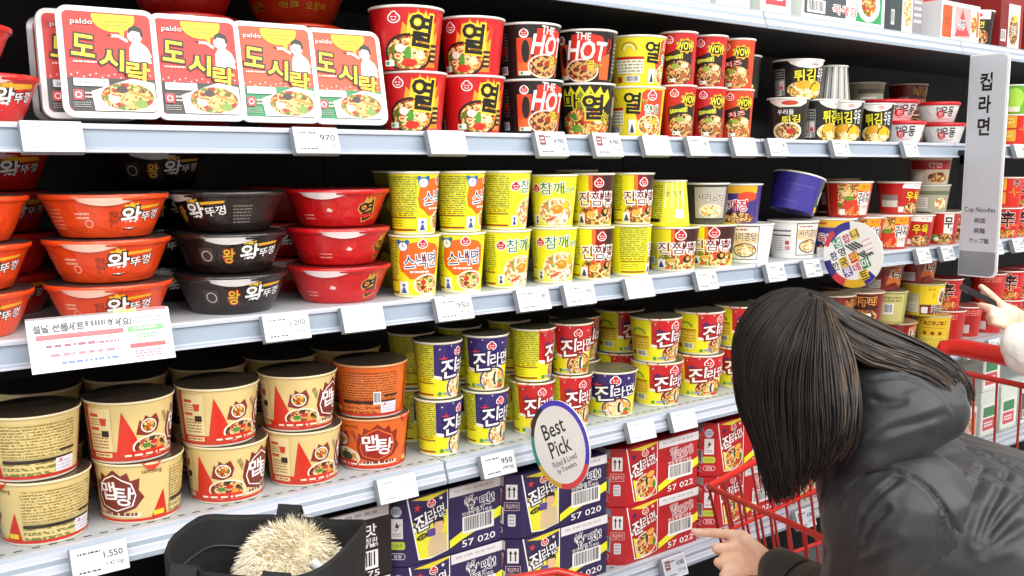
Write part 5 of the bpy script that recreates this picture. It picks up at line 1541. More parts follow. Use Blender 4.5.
# ------------------------------------------------------------------ people, trolleys, bag
V = Vector
def capsule(bm, a, ra, b, rb, seg=14):
    """tapered limb segment with round ends"""
    a, b = V(a), V(b)
    d = b - a
    L = d.length
    if L < 1e-6:
        d = V((0, 0, 1)); L = 1e-6
    d = d.normalized()
    s = d.orthogonal().normalized(); u = d.cross(s)
    prof = []
    for k in range(5):
        t = -PI / 2 + PI / 2 * k / 4
        prof.append((a + d * (math.sin(t) * ra), ra * math.cos(t)))
    for k in range(1, 6):
        t = PI / 2 * (k - 1) / 4
        prof.append((b + d * (math.sin(t) * rb), rb * math.cos(t)))
    rings = []
    for p, r in prof:
        if r < 1e-5:
            rings.append([bm.verts.new(p)])
        else:
            rings.append([bm.verts.new(p + (s * math.cos(2 * PI * k / seg) + u * math.sin(2 * PI * k / seg)) * r) for k in range(seg)])
    for A_, B_ in zip(rings[:-1], rings[1:]):
        for k in range(seg):
            k2 = (k + 1) % seg
            if len(A_) == 1: bm.faces.new((A_[0], B_[k], B_[k2]))
            elif len(B_) == 1: bm.faces.new((A_[k], B_[0], A_[k2])) 
            else: bm.faces.new((A_[k], B_[k], B_[k2], A_[k2]))

def ellipsoid(bm, c, ax, ay, az, n=18):
    """ax, ay, az: half-axis vectors"""
    c, ax, ay, az = V(c), V(ax), V(ay), V(az)
    rings = []
    m = n // 2
    for i in range(m + 1):
        p = -PI / 2 + PI * i / m
        if i in (0, m):
            rings.append([bm.verts.new(c + az * math.sin(p))])
        else:
            rings.append([bm.verts.new(c + az * math.sin(p) + (ax * math.cos(2 * PI * k / n) + ay * math.sin(2 * PI * k / n)) * math.cos(p)) for k in range(n)])
    for A_, B_ in zip(rings[:-1], rings[1:]):
        for k in range(n):
            k2 = (k + 1) % n
            if len(A_) == 1: bm.faces.new((A_[0], B_[k2], B_[k]))
            elif len(B_) == 1: bm.faces.new((A_[k], A_[k2], B_[0]))
            else: bm.faces.new((A_[k], A_[k2], B_[k2], B_[k]))

def chain(bm, pts, rad):
    for (a, b), (ra, rb) in zip(zip(pts[:-1], pts[1:]), zip(rad[:-1], rad[1:])):
        capsule(bm, a, ra, b, rb)

def fuse(bm, name, mat, voxel, smooth=6, parent=None, disp=None):
    """grow the overlapping volumes into one continuous skin"""
    bmesh.ops.recalc_face_normals(bm, faces=bm.faces[:])
    me = bpy.data.meshes.new(name + '_volumes'); bm.to_mesh(me); bm.free()
    o = bpy.data.objects.new(name, me); COL.objects.link(o)
    r = o.modifiers.new('skin', 'REMESH'); r.mode = 'VOXEL'; r.voxel_size = voxel; r.use_smooth_shade = True
    s = o.modifiers.new('relax', 'SMOOTH'); s.factor = .5; s.iterations = smooth
    bpy.context.view_layer.update()
    dg = bpy.context.evaluated_depsgraph_get()
    res = bpy.data.meshes.new_from_object(o.evaluated_get(dg))
    res.name = name
    bpy.data.objects.remove(o)
    if disp:
        res.vertices.foreach_set  # keep the attribute api warm
        nrm = [v.normal.copy() for v in res.vertices]
        for v, n in zip(res.vertices, nrm):
            v.co += n * disp(v.co, n)
    for p in res.polygons: p.use_smooth = True
    res.materials.clear(); res.materials.append(mat)
    return link(name, res, parent)

def skin_mat():
    m, nt, b = new_mat('skin')
    tc = nt.nodes.new('ShaderNodeTexCoord')
    no = nt.nodes.new('ShaderNodeTexNoise'); no.inputs['Scale'].default_value = 40; no.inputs['Detail'].default_value = 3
    rp = nt.nodes.new('ShaderNodeValToRGB')
    rp.color_ramp.elements[0].position = .35; rp.color_ramp.elements[0].color = lin('#f0bea0')
    rp.color_ramp.elements[1].position = .65; rp.color_ramp.elements[1].color = lin('#fad7bf')
    nt.links.new(tc.outputs['Object'], no.inputs['Vector']); nt.links.new(no.outputs['Fac'], rp.inputs['Fac']); nt.links.new(rp.outputs['Color'], b.inputs['Base Color'])
    b.inputs['Roughness'].default_value = .5
    b.inputs['Subsurface Weight'].default_value = .15
    b.inputs['Subsurface Radius'].default_value = (.01, .004, .002)
    b.inputs['Subsurface Scale'].default_value = .5
    return m
SKIN = skin_mat()

def cloth(name, hexc, rough=.62, bump=.12, sc=9, sheen=.2):
    m, nt, b = new_mat(name)
    b.inputs['Base Color'].default_value = lin(hexc)
    b.inputs['Roughness'].default_value = rough
    b.inputs['Sheen Weight'].default_value = sheen
    tc = nt.nodes.new('ShaderNodeTexCoord')
    n1 = nt.nodes.new('ShaderNodeTexNoise'); n1.inputs['Scale'].default_value = sc; n1.inputs['Detail'].default_value = 4; n1.inputs['Distortion'].default_value = .8
    n2 = nt.nodes.new('ShaderNodeTexNoise'); n2.inputs['Scale'].default_value = 700; n2.inputs['Detail'].default_value = 1
    mx = nt.nodes.new('ShaderNodeMath'); mx.operation = 'MULTIPLY_ADD'; mx.inputs[1].default_value = .03
    bp = nt.nodes.new('ShaderNodeBump'); bp.inputs['Strength'].default_value = bump * 4; bp.inputs['Distance'].default_value = .02
    nt.links.new(tc.outputs['Object'], n1.inputs['Vector']); nt.links.new(tc.outputs['Object'], n2.inputs['Vector'])
    nt.links.new(n2.outputs['Fac'], mx.inputs[0]); nt.links.new(n1.outputs['Fac'], mx.inputs[2]); nt.links.new(mx.outputs['Value'], bp.inputs['Height'])
    nt.links.new(bp.outputs['Normal'], b.inputs['Normal'])
    return m
JACKET = cloth('charcoal_padded_nylon', '#232428', .5, .03, 7, .05)
TROUSER = cloth('black_trouser_cloth', '#1f1f22', .8, .05)
SHOE = cloth('shoe_leather', '#2a2624', .5, .03)
WHITECOAT = cloth('white_fleece', '#f1efec', .85, .08, 22, .4)
BAGM = cloth('black_tote_nylon', '#0b0c0e', .75, .06, 10, 0)

def hand_volumes(bm, wrist, fingers, thumb, rw=.022):
    for f in fingers:
        chain(bm, f, [.0105, .0092, .0083, .0072][:len(f)])
        capsule(bm, wrist, rw * .72, f[0], .0118)
    for f, g in zip(fingers[:-1], fingers[1:]):
        capsule(bm, f[0], .0105, g[0], .0105)
        m0 = (V(f[0]) + V(g[0]) + V(wrist)) / 3
        capsule(bm, wrist, rw * .7, m0, .013)
    chain(bm, thumb, [.015, .0115, .0098, .0085][:len(thumb)])
    capsule(bm, wrist, rw * .8, thumb[0], .015)

# ---- the stooping shopper
LSH, ELB, WRI = V((1.2155, 0.6789, 1.0271)), V((1.3106, 0.7744, 0.7743)), V((1.3794, 1.0128, 0.7982))
RSH = V((1.50, .89, 1.01)); NECK = V((1.2516, 0.7798, 1.1508)); HEAD = V((1.2351, 0.8686, 1.1835))
HIP = V((1.63, .43, .87)); HL, HR = HIP + V((-.085, -.06, 0)), HIP + V((.085, .06, 0))
FACE = V((.20, .62, -.72)).normalized(); UP = V((.22, .62, .72)); UP = (UP - FACE * UP.dot(FACE)).normalized(); SIDE = FACE.cross(UP)
MID = (LSH + RSH) / 2
fing = [[V((1.4001, 1.0961, 0.8187)), V((1.3758, 1.1344, 0.8185)), V((1.3630, 1.1569, 0.8157)), V((1.3536, 1.1705, 0.8147))],
        [V((1.3975, 1.0888, 0.8006)), V((1.3533, 1.1172, 0.8007)), V((1.3876, 1.1310, 0.7760)), V((1.4148, 1.1154, 0.7721))],
        [V((1.3923, 1.0771, 0.7828)), V((1.3466, 1.1061, 0.7794)), V((1.3809, 1.1199, 0.7542)), V((1.4081, 1.1046, 0.7522))],
        [V((1.3863, 1.0607, 0.7709)), V((1.3419, 1.0878, 0.7623)), V((1.3748, 1.1026, 0.7367)), V((1.3968, 1.0859, 0.7403))]]
thumb = [V((1.4076, 1.0671, 0.7954)), V((1.4185, 1.1100, 0.7963)), V((1.4116, 1.1393, 0.7848))]
bm = bmesh.new()
hand_volumes(bm, WRI, fing, thumb)
chain(bm, [WRI, WRI.lerp(ELB, .5), ELB, LSH], [.025, .034, .038, .05])
RE, RW = V((1.66, .74, .84)), V((1.60, .66, .66))
chain(bm, [RSH, RE, RW], [.05, .038, .025])
rf = []
for k in range(4):
    b0 = RW + V((-.03 + .018 * k, .03, -.07)); rf.append([b0, b0 + V((0, .012, -.035)), b0 + V((0, .005, -.06)), b0 + V((0, -.005, -.078))])
hand_volumes(bm, RW, rf, [RW + V((-.04, .03, -.03)), RW + V((-.055, .05, -.06)), RW + V((-.05, .06, -.085))])
MB = MID + V((0, .02, -.05))
chain(bm, [HIP, HIP.lerp(MB, .5), MB], [.115, .09, .070])
capsule(bm, LSH, .045, RSH, .045); capsule(bm, HL, .11, HR, .11)
chain(bm, [MB, NECK, HEAD - UP * .06], [.065, .052, .052])
ellipsoid(bm, HEAD, SIDE * .075, FACE * .098, UP * .108)
ellipsoid(bm, HEAD + FACE * .035 - UP * .055, SIDE * .055, FACE * .062, UP * .055)
chain(bm, [HEAD + FACE * .095 + UP * .012, HEAD + FACE * .118 - UP * .022], [.009, .013])
for s in (-1, 1):
    ellipsoid(bm, HEAD + SIDE * s * .078 - UP * .005, SIDE * s * .010, FACE * .018, UP * .03, 10)
    ellipsoid(bm, HEAD + FACE * .088 + SIDE * s * .031 + UP * .012, SIDE * .015, FACE * .010, UP * .009, 10)
capsule(bm, HEAD + FACE * .096 - UP * .052 - SIDE * .02, .006, HEAD + FACE * .096 - UP * .052 + SIDE * .02, .006)
KL, KR, AL, AR = HL + V((-.02, .06, -.42)), HR + V((-.02, .06, -.42)), V((1.56, .40, .09)), V((1.74, .47, .09))
for h_, k_, a_ in ((HL, KL, AL), (HR, KR, AR)):
    chain(bm, [h_, k_, k_.lerp(a_, .4), a_], [.09, .06, .056, .038])
    capsule(bm, a_ - V((0, 0, .04)), .035, a_ + V((-.04, .15, -.055)), .028)
woman = fuse(bm, 'person', SKIN, .0036, 5)
tag(woman, 'person with long dark hair in charcoal padded jacket, stooping and pointing at red carton', 'person')
# nails on the pointing hand
bm = bmesh.new()
t, q = fing[0][3], fing[0][2]
d = (t - q).normalized(); n_ = (V((0, 0, 1.5)) - t); n_ = (n_ - d * n_.dot(d)).normalized(); n_ = (n_ + V((0, 0, .8))).normalized()
ellipsoid(bm, t - d * .002 + n_ * .0062, d * .0065, d.cross(n_).normalized() * .0048, n_ * .0012, 12)
link('fingernail', to_mesh(bm, [M('#f0c4b4', .25, .5)], 'fingernail'), woman)

def jfold(co, n):
    a = noise.noise(V((co.x * 9, co.y * 9, co.z * 9)))
    b = noise.noise(V((co.x * 22 + 7, co.y * 22, co.z * 14)))
    return .004 * a + .0012 * b
bm = bmesh.new()
CHEST = MID + V((-.03, .02, -.07))
for f in (-.155, -.08, 0, .08, .155):
    off = (RSH - LSH).normalized() * f
    w_ = 1 - abs(f) * 1.2
    chain(bm, [HIP + off * .95 + V((0, 0, -.03)), HIP.lerp(MID, .5) + off * 1.08 + V((0, 0, -.03)), MID + off * .95 - V((0, 0, .030))], [.150 * w_ + .0, .140 * w_ + .005, .108])
chain(bm, [MID, V((1.3007, 0.7628, 1.0480)), V((1.3121, 0.7736, 0.9338)), V((1.3451, 0.7763, 0.7954))], [.10, .080, .080, .085])
chain(bm, [V((1.2558, 0.7365, 1.0636)), V((1.2747, 0.7421, 0.9529)), V((1.2948, 0.7362, 0.8572))], [.075, .080, .09])
capsule(bm, V((1.2647, 0.7636, 1.1148)), .075, MID, .12)
fuse(bm, 'jacket_body', JACKET, .004, 16, woman, jfold)
bm = bmesh.new()
chain(bm, [V((1.2270, 0.6803, 1.0127)), V((1.2451, 0.7084, 0.9190)), ELB, ELB.lerp(WRI, .45), V((1.3615, 0.9355, 0.7881))], [.101, .098, .085, .060, .046])
chain(bm, [RSH, RE, RE.lerp(RW, .7)], [.095, .075, .055])
fuse(bm, 'jacket_sleeve', JACKET, .0036, 18, woman, jfold)
bm = bmesh.new()
tube(bm, [V((1.3750, 1.0075, 0.7993)), V((1.3728, 1.0015, 0.7991)), V((1.3664, 0.9779, 0.7970)), V((1.3578, 0.9389, 0.7915))], [.030, .0365, .041, .046], 28, cap=False)
link('sleeve_cuff', to_mesh(bm, [JACKET], 'cuff'), woman)
# hood lying round the neck and over the upper back
bm = bmesh.new()
chain(bm, [V((1.2104, 0.7520, 1.0571)), V((1.2136, 0.7299, 1.1339)), V((1.2303, 0.7242, 1.1793)), V((1.2686, 0.7137, 1.1813)), V((1.3105, 0.6918, 1.1706)), V((1.3303, 0.6790, 1.1483))], [.024, .034, .044, .046, .038, .024])
chain(bm, [V((1.2056, 0.7347, 1.0856)), V((1.2061, 0.7102, 1.1338)), V((1.2382, 0.6946, 1.1542)), V((1.2897, 0.6794, 1.1519)), V((1.3289, 0.6741, 1.1510))], [.030, .044, .050, .042, .019])
chain(bm, [V((1.1986, 0.7410, 1.0508)), V((1.1924, 0.7090, 1.1001)), V((1.2237, 0.6893, 1.1298)), V((1.2726, 0.6782, 1.1407))], [.024, .034, .038, .034])
chain(bm, [V((1.2541, 0.7783, 1.1536)), V((1.3027, 0.7692, 1.1750)), V((1.3576, 0.7370, 1.1639))], [.04, .045, .04])
capsule(bm, V((1.2293, 0.7577, 1.1832)), .034, V((1.2420, 0.7343, 1.1799)), .038)
chain(bm, [V((1.1905, 0.7442, 1.0313)), V((1.1922, 0.7582, 0.9682)), V((1.2156, 0.7622, 0.8705))], [.028, .026, .026])
def hfold(co, n):
    return .003 * noise.noise(V((co.x * 14, co.y * 14, co.z * 14))) + .0008 * noise.noise(V((co.x * 40, co.y * 25, co.z * 18 + 3)))
fuse(bm, 'hood', JACKET, .0036, 16, woman, hfold)
def crease(o, lines, width, depth, puff=.3):
    """press stitched seams and folds into the padded cloth"""
    me = o.data
    bvh = BVHTree.FromPolygons([v.co for v in me.vertices], [tuple(p.vertices) for p in me.polygons])
    from mathutils.kdtree import KDTree
    S = []
    for L in lines:
        L = [V(p) for p in L]
        wv = 1.0
        for i in range(len(L) - 1):
            p0, p1, p2, p3 = L[max(0, i - 1)], L[i], L[i + 1], L[min(len(L) - 1, i + 2)]
            n = max(4, int((p2 - p1).length / .004))
            for k in range(n):
                t = k / n
                p = .5 * ((2 * p1) + (p2 - p0) * t + (2 * p0 - 5 * p1 + 4 * p2 - p3) * t * t + (3 * p1 - p0 - 3 * p2 + p3) * t ** 3)
                d0 = (p - V((0, 0, 1.5))).normalized()
                h = bvh.ray_cast(V((0, 0, 1.5)) + d0 * .3, d0)
                if h[0] is not None and (h[0] - p).length < .35:
                    f = (i + t) / (len(L) - 1)
                    S.append((h[0], f))
    if not S:
        return
    kd = KDTree(len(S))
    for i, (p, f) in enumerate(S): kd.insert(p, i)
    kd.balance()
    mv = []
    for v in me.vertices:
        c, i, d = kd.find(v.co)
        if d < width * 4:
            fade = min(1, 5 * S[i][1] + .25, 5 * (1 - S[i][1]) + .25)
            mv.append((v, v.normal.copy() * fade * (-depth * math.exp(-(d / width) ** 2) + puff * depth * math.exp(-((d - 2.2 * width) / (1.1 * width)) ** 2))))
    for v, q in mv: v.co += q
jb = [c for c in woman.children if c.name.startswith('jacket_body')][0]
js = [c for c in woman.children if c.name.startswith('jacket_sleeve')][0]
hd = [c for c in woman.children if c.name.startswith('hood')][0]
crease(js, [[V((1.0741, 0.6914, 1.0116)), V((1.0792, 0.6936, 1.0498)), V((1.1115, 0.6986, 1.0790)), V((1.1389, 0.6807, 1.1010)), V((1.1512, 0.6458, 1.1034)), V((1.1654, 0.6188, 1.0850)), V((1.1826, 0.5994, 1.0496)), V((1.1919, 0.5865, 1.0155)), V((1.2145, 0.5836, 0.9499))]], .0032, .0060, .30)
crease(js, [[V((1.1638, 0.6594, 1.0906)), V((1.1417, 0.6736, 1.0712)), V((1.1233, 0.6840, 1.0466)), V((1.1141, 0.6871, 1.0207))], [V((1.1179, 0.6813, 1.0038)), V((1.1313, 0.6752, 1.0310)), V((1.1484, 0.6652, 1.0518))]], .0042, .0055, .45)
crease(js, [[V((1.1141, 0.6807, 0.9818)), V((1.1356, 0.6659, 0.9948)), V((1.1589, 0.6490, 1.0038))], [V((1.2116, 0.6040, 0.9818)), V((1.1849, 0.6229, 0.9689)), V((1.1576, 0.6410, 0.9481))]], .0055, .0035, .4)
crease(js, [[V((1.1655, 0.6033, 1.0695)), V((1.1610, 0.5997, 1.0256)), V((1.1789, 0.6096, 0.9370))], [V((1.1703, 0.5991, 1.0670)), V((1.1660, 0.5957, 1.0256)), V((1.1840, 0.6056, 0.9370))]], .0022, .0030, .1)
crease(jb, [[V((1.1480, 0.6073, 1.1666)), V((1.1543, 0.5758, 1.1612)), V((1.1846, 0.5490, 1.1429)), V((1.2109, 0.5249, 1.1223)), V((1.2434, 0.4950, 1.0956))], [V((1.1496, 0.6054, 1.1629)), V((1.1539, 0.5753, 1.1563)), V((1.1842, 0.5485, 1.1381)), V((1.2105, 0.5244, 1.1174)), V((1.2430, 0.4945, 1.0907))], [V((1.1224, 0.6191, 1.1160)), V((1.1364, 0.6128, 1.1444)), V((1.1482, 0.6076, 1.1691))]], .0026, .0045, .25)
crease(jb, [[V((1.2176, 0.5448, 1.1197)), V((1.2057, 0.5498, 1.0925)), V((1.1917, 0.5561, 1.0641)), V((1.1790, 0.5601, 1.0271))], [V((1.2290, 0.5311, 1.0901)), V((1.2074, 0.5440, 1.0654)), V((1.1851, 0.5559, 1.0308))]], .0045, .0060, .5)
crease(jb, [[V((1.2169, 0.5108, 1.0652)), V((1.1893, 0.5292, 1.0446)), V((1.1628, 0.5470, 1.0263))], [V((1.1744, 0.5558, 1.1357)), V((1.1613, 0.5609, 1.1041)), V((1.1462, 0.5695, 1.0834))]], .006, .0035, .5)
crease(hd, [[V((1.1164, 0.7090, 1.1658)), V((1.1451, 0.7173, 1.1974)), V((1.1830, 0.7149, 1.2088)), V((1.2161, 0.6894, 1.2114)), V((1.2558, 0.6675, 1.1904)), V((1.2815, 0.6557, 1.1637))]], .0028, .0045, .3)
crease(hd, [[V((1.1591, 0.7050, 1.1895)), V((1.1772, 0.6894, 1.1816)), V((1.1951, 0.6757, 1.1842))], [V((1.1458, 0.7053, 1.1277)), V((1.1766, 0.6843, 1.1474)), V((1.2087, 0.6608, 1.1579)), V((1.2387, 0.6389, 1.1684))]], .005, .0030, .5)
# trousers and shoes
bm = bmesh.new()
capsule(bm, HL + V((0, 0, -.02)), .150, HR + V((0, 0, -.02)), .150)
for h_, k_, a_ in ((HL, KL, AL), (HR, KR, AR)):
    chain(bm, [h_, k_, a_ + V((0, 0, .06))], [.115, .082, .06])
fuse(bm, 'trousers', TROUSER, .008, 5, woman)
for a_ in (AL, AR):
    bm = bmesh.new()
    chain(bm, [a_ + V((0, -.03, -.045)), a_ + V((-.02, .06, -.05)), a_ + V((-.045, .17, -.055))], [.045, .042, .034])
    fuse(bm, 'shoe', SHOE, .006, 3, woman)

# ---- hair: a cap over the scalp and several hundred locks
def hair_mat(name, c0, c1):
    m, nt, b = new_mat(name)
    tc = nt.nodes.new('ShaderNodeTexCoord')
    no = nt.nodes.new('ShaderNodeTexNoise'); no.inputs['Scale'].default_value = 60; no.inputs['Detail'].default_value = 2
    rp = nt.nodes.new('ShaderNodeValToRGB')
    rp.color_ramp.elements[0].position = .35; rp.color_ramp.elements[0].color = lin(c0)
    rp.color_ramp.elements[1].position = .7; rp.color_ramp.elements[1].color = lin(c1)
    nt.links.new(tc.outputs['Object'], no.inputs['Vector']); nt.links.new(no.outputs['Fac'], rp.inputs['Fac']); nt.links.new(rp.outputs['Color'], b.inputs['Base Color'])
    b.inputs['Roughness'].default_value = .42
    b.inputs['Specular IOR Level'].default_value = .35
    return m
HAIRS = [hair_mat('hair_black_brown', '#0f0c0b', '#1c1715'), hair_mat('hair_dark_brown', '#1d1714', '#2f2621'), hair_mat('hair_brown', '#3a2e25', '#5a4a3c')]
CURTAIN = [
    [V((1.2857, 0.9039, 1.2892)), V((1.2709, 0.9613, 1.2553)), V((1.2384, 0.9909, 1.2013)), V((1.2250, 0.9775, 1.1337)), V((1.2365, 0.9447, 1.0670)), V((1.2359, 0.9226, 1.0075)), V((1.2305, 0.9073, 0.9658))],
    [V((1.2542, 0.8783, 1.2948)), V((1.2032, 0.9007, 1.2649)), V((1.1769, 0.9241, 1.2034)), V((1.1731, 0.9168, 1.1405)), V((1.1949, 0.9013, 1.0717)), V((1.2106, 0.8924, 1.0142)), V((1.2227, 0.8886, 0.9712))],
    [V((1.2238, 0.8518, 1.3003)), V((1.1573, 0.8470, 1.2648)), V((1.1313, 0.8577, 1.2053)), V((1.1364, 0.8554, 1.1375)), V((1.1602, 0.8514, 1.0702)), V((1.1905, 0.8575, 1.0183)), V((1.2107, 0.8620, 0.9862))],
    [V((1.2112, 0.8362, 1.3017)), V((1.1440, 0.8119, 1.2610)), V((1.1218, 0.8130, 1.1999)), V((1.1262, 0.8118, 1.1353)), V((1.1442, 0.8141, 1.0794)), V((1.1720, 0.8239, 1.0372)), V((1.1974, 0.8374, 1.0069))],
    [V((1.2082, 0.8258, 1.3016)), V((1.1527, 0.7918, 1.2586)), V((1.1362, 0.7825, 1.2005)), V((1.1253, 0.7691, 1.1447)), V((1.1318, 0.7702, 1.1039)), V((1.1472, 0.7842, 1.0674)), V((1.1636, 0.8042, 1.0338))],
    [V((1.2148, 0.8201, 1.2988)), V((1.1679, 0.7736, 1.2595)), V((1.1493, 0.7477, 1.2077)), V((1.1411, 0.7341, 1.1633)), V((1.1374, 0.7315, 1.1300)), V((1.1412, 0.7436, 1.1043)), V((1.1588, 0.7763, 1.0757))],
    [V((1.2289, 0.8212, 1.2945)), V((1.1922, 0.7677, 1.2619)), V((1.1781, 0.7415, 1.2298)), V((1.1594, 0.7247, 1.1939)), V((1.1466, 0.7163, 1.1592)), V((1.1413, 0.7161, 1.1328)), V((1.1420, 0.7303, 1.1059))]]
BACKLOCK = [
    [V((1.2723, 0.8892, 1.2920)), V((1.3148, 0.8540, 1.2814)), V((1.3493, 0.8099, 1.2557)), V((1.3784, 0.7635, 1.2298)), V((1.3994, 0.7231, 1.2015)), V((1.3984, 0.6936, 1.1735)), V((1.3901, 0.6834, 1.1498))],
    [V((1.2431, 0.8618, 1.2976)), V((1.2682, 0.8132, 1.2785)), V((1.2998, 0.7716, 1.2540)), V((1.3285, 0.7322, 1.2298)), V((1.3508, 0.6975, 1.2032)), V((1.3608, 0.6791, 1.1786)), V((1.3621, 0.6737, 1.1516))],
    [V((1.2220, 0.8403, 1.3003)), V((1.2208, 0.7789, 1.2715)), V((1.2487, 0.7405, 1.2495)), V((1.2787, 0.7072, 1.2296)), V((1.3065, 0.6815, 1.2061)), V((1.3308, 0.6710, 1.1802)), V((1.3368, 0.6681, 1.1524))],
    [V((1.2179, 0.8307, 1.3002)), V((1.1997, 0.7678, 1.2596)), V((1.2195, 0.7299, 1.2404)), V((1.2483, 0.6985, 1.2264)), V((1.2794, 0.6769, 1.2049)), V((1.3046, 0.6660, 1.1807)), V((1.3215, 0.6675, 1.1535))],
    [V((1.2138, 0.8212, 1.3002)), V((1.1914, 0.7667, 1.2522)), V((1.2011, 0.7363, 1.2305)), V((1.2235, 0.7045, 1.2217)), V((1.2512, 0.6802, 1.2068)), V((1.2795, 0.6673, 1.1856)), V((1.3009, 0.6657, 1.1614))]]
FAR = [
    [V((1.2880, 0.9019, 1.2877)), V((1.2983, 0.9898, 1.2474)), V((1.2864, 1.0269, 1.1816)), V((1.2768, 1.0104, 1.1131)), V((1.2786, 0.9727, 1.0482)), V((1.2703, 0.9443, 0.9915)), V((1.2587, 0.9226, 0.9600))],
    [V((1.3059, 0.9124, 1.2818)), V((1.3400, 0.9955, 1.2476)), V((1.3334, 1.0288, 1.1842)), V((1.3147, 1.0173, 1.1026)), V((1.3035, 0.9775, 1.0409)), V((1.2970, 0.9486, 0.9899)), V((1.2882, 0.9252, 0.9611))],
    [V((1.3111, 0.9089, 1.2849)), V((1.3603, 0.9048, 1.2617)), V((1.3914, 0.8869, 1.2234)), V((1.3894, 0.8569, 1.1874)), V((1.3786, 0.8229, 1.1624)), V((1.3738, 0.7855, 1.1463)), V((1.3717, 0.7362, 1.1483))]]
def locks(guides, n, r, jit, mi_fn, seed, shrink=0.0, core=None):
    R_ = random.Random(seed)
    out = []
    for k in range(n):
        s = R_.random() * (len(guides) - 1)
        i = min(int(s), len(guides) - 2); f = s - i
        e = R_.uniform(.86, 1.0)
        j = V((R_.gauss(0, jit), R_.gauss(0, jit), R_.gauss(0, jit)))
        dz = R_.random() * shrink
        pts = []
        G = [guides[i][q].lerp(guides[i + 1][q], f) for q in range(len(guides[i]))]
        m = 4
        for q in range(len(G) - 1):
            p0, p1, p2, p3 = G[max(0, q - 1)], G[q], G[q + 1], G[min(len(G) - 1, q + 2)]
            for w_ in range(m):
                t = w_ / m
                pts.append(.5 * ((2 * p1) + (p2 - p0) * t + (2 * p0 - 5 * p1 + 4 * p2 - p3) * t * t + (3 * p1 - p0 - 3 * p2 + p3) * t ** 3))
        pts.append(G[-1])
        pts = pts[:max(6, int(len(pts) * e))]
        N = len(pts)
        ph = R_.uniform(0, 6.28)
        for q in range(N):
            u = q / (N - 1)
            sway = V((math.sin(ph + 5 * u), math.cos(ph * 1.3 + 4 * u), math.sin(ph * .7 + 6 * u))) * .004 * u
            inward = (HEAD - pts[q]); inward.normalize()
            p = pts[q] + j * (.35 + u) + sway + inward * dz * (1 - .5 * u)
            w_ = p - (HEAD + UP * .004 - FACE * .014)
            el = math.sqrt((w_.dot(SIDE) / .088) ** 2 + (w_.dot(FACE) / .092) ** 2 + (w_.dot(UP) / .112) ** 2)
            lim = 1.03 + .10 * (1 - dz / .017 if shrink else 1)
            if el < lim:
                p += w_ * (lim / max(el, .2) - 1)
            pts[q] = p
        out.append((pts, mi_fn(R_, s), r * R_.uniform(.7, 1.25)))
    return out
bm = bmesh.new()
ellipsoid(bm, HEAD + UP * .004 - FACE * .014, SIDE * .088, FACE * .092, UP * .112, 32)
cv = bpy.data.curves.new('hair_locks', 'CURVE'); cv.dimensions = '3D'; cv.bevel_depth = 1.0; cv.bevel_resolution = 0; cv.use_fill_caps = False
for m in HAIRS: cv.materials.append(m)
LK = locks(CURTAIN, 950, .0017, .0032, lambda R_, s: 0 if R_.random() < .8 else 1, 3, .016) + \
     locks(CURTAIN[4:], 120, .0018, .003, lambda R_, s: 1 if R_.random() < .6 else 2, 5, .006) + \
     locks(BACKLOCK, 560, .0016, .0030, lambda R_, s: (0 if R_.random() < .25 else 1 if R_.random() < .62 else 2), 9, .012) + \
     locks(FAR[:2], 260, .0024, .005, lambda R_, s: 0, 12, .01) + locks(FAR[1:], 220, .0026, .005, lambda R_, s: 0, 13, .01)
for pts, mi, r in LK:
    sp = cv.splines.new('POLY'); sp.points.add(len(pts) - 1)
    N = len(pts)
    for q, p in enumerate(pts):
        sp.points[q].co = (p.x, p.y, p.z, 1)
        u = q / (N - 1)
        sp.points[q].radius = r * (1 - .75 * max(0, u - .55) / .45)
    sp.material_index = mi; sp.use_smooth = True
me = to_mesh(bm, [HAIRS[0]], 'hair_cap')
for p in me.polygons: p.use_smooth = True
hair = link('hair', me, woman)
tmp = bpy.data.objects.new('hair_locks', cv); COL.objects.link(tmp)
hm = bpy.data.meshes.new_from_object(tmp.evaluated_get(bpy.context.evaluated_depsgraph_get()))
bpy.data.objects.remove(tmp); bpy.data.curves.remove(cv)
link('hair_locks', hm, hair)

# ---- the second shopper, mostly beyond the right edge
bm = bmesh.new()
SW = V((2.2630, 1.0036, 1.1412))
sf = [[V((2.2581, 1.0478, 1.1684)), V((2.2497, 1.0704, 1.1921)), V((2.2474, 1.0863, 1.2057)), V((2.2391, 1.0943, 1.2149))],
      [V((2.2411, 1.0413, 1.1569)), V((2.2067, 1.0528, 1.1714)), V((2.2103, 1.0683, 1.1739)), V((2.2155, 1.0825, 1.1752))],
      [V((2.2371, 1.0363, 1.1442)), V((2.1979, 1.0453, 1.1572)), V((2.2157, 1.0604, 1.1513)), V((2.2370, 1.0618, 1.1525))],
      [V((2.2349, 1.0300, 1.1314)), V((2.2003, 1.0411, 1.1427)), V((2.2135, 1.0540, 1.1385)), V((2.2349, 1.0553, 1.1397))]]
hand_volumes(bm, SW, sf, [V((2.2831, 1.0385, 1.1579)), V((2.3048, 1.0767, 1.1666)), V((2.2902, 1.0962, 1.1788))], .024)
SS, SE = V((2.72, .80, 1.30)), V((2.53, .82, 1.18))
chain(bm, [SW, SE, SS], [.026, .038, .05])
S2 = V((3.03, .98, 1.28)); SMID = (SS + S2) / 2; SHIP = V((2.90, .86, .92))
capsule(bm, SS, .055, S2, .055)
chain(bm, [SHIP, SMID], [.15, .14])
chain(bm, [SMID, SMID + V((-.02, 0, .12)), SMID + V((-.03, 0, .20))], [.07, .052, .05])
SH_ = SMID + V((-.04, 0, .29))
sfd = V((-.45, .85, -.3)).normalized()
ellipsoid(bm, SH_, V((.88, .47, 0)).normalized() * .075, sfd * .098, V((0, 0, .112)))
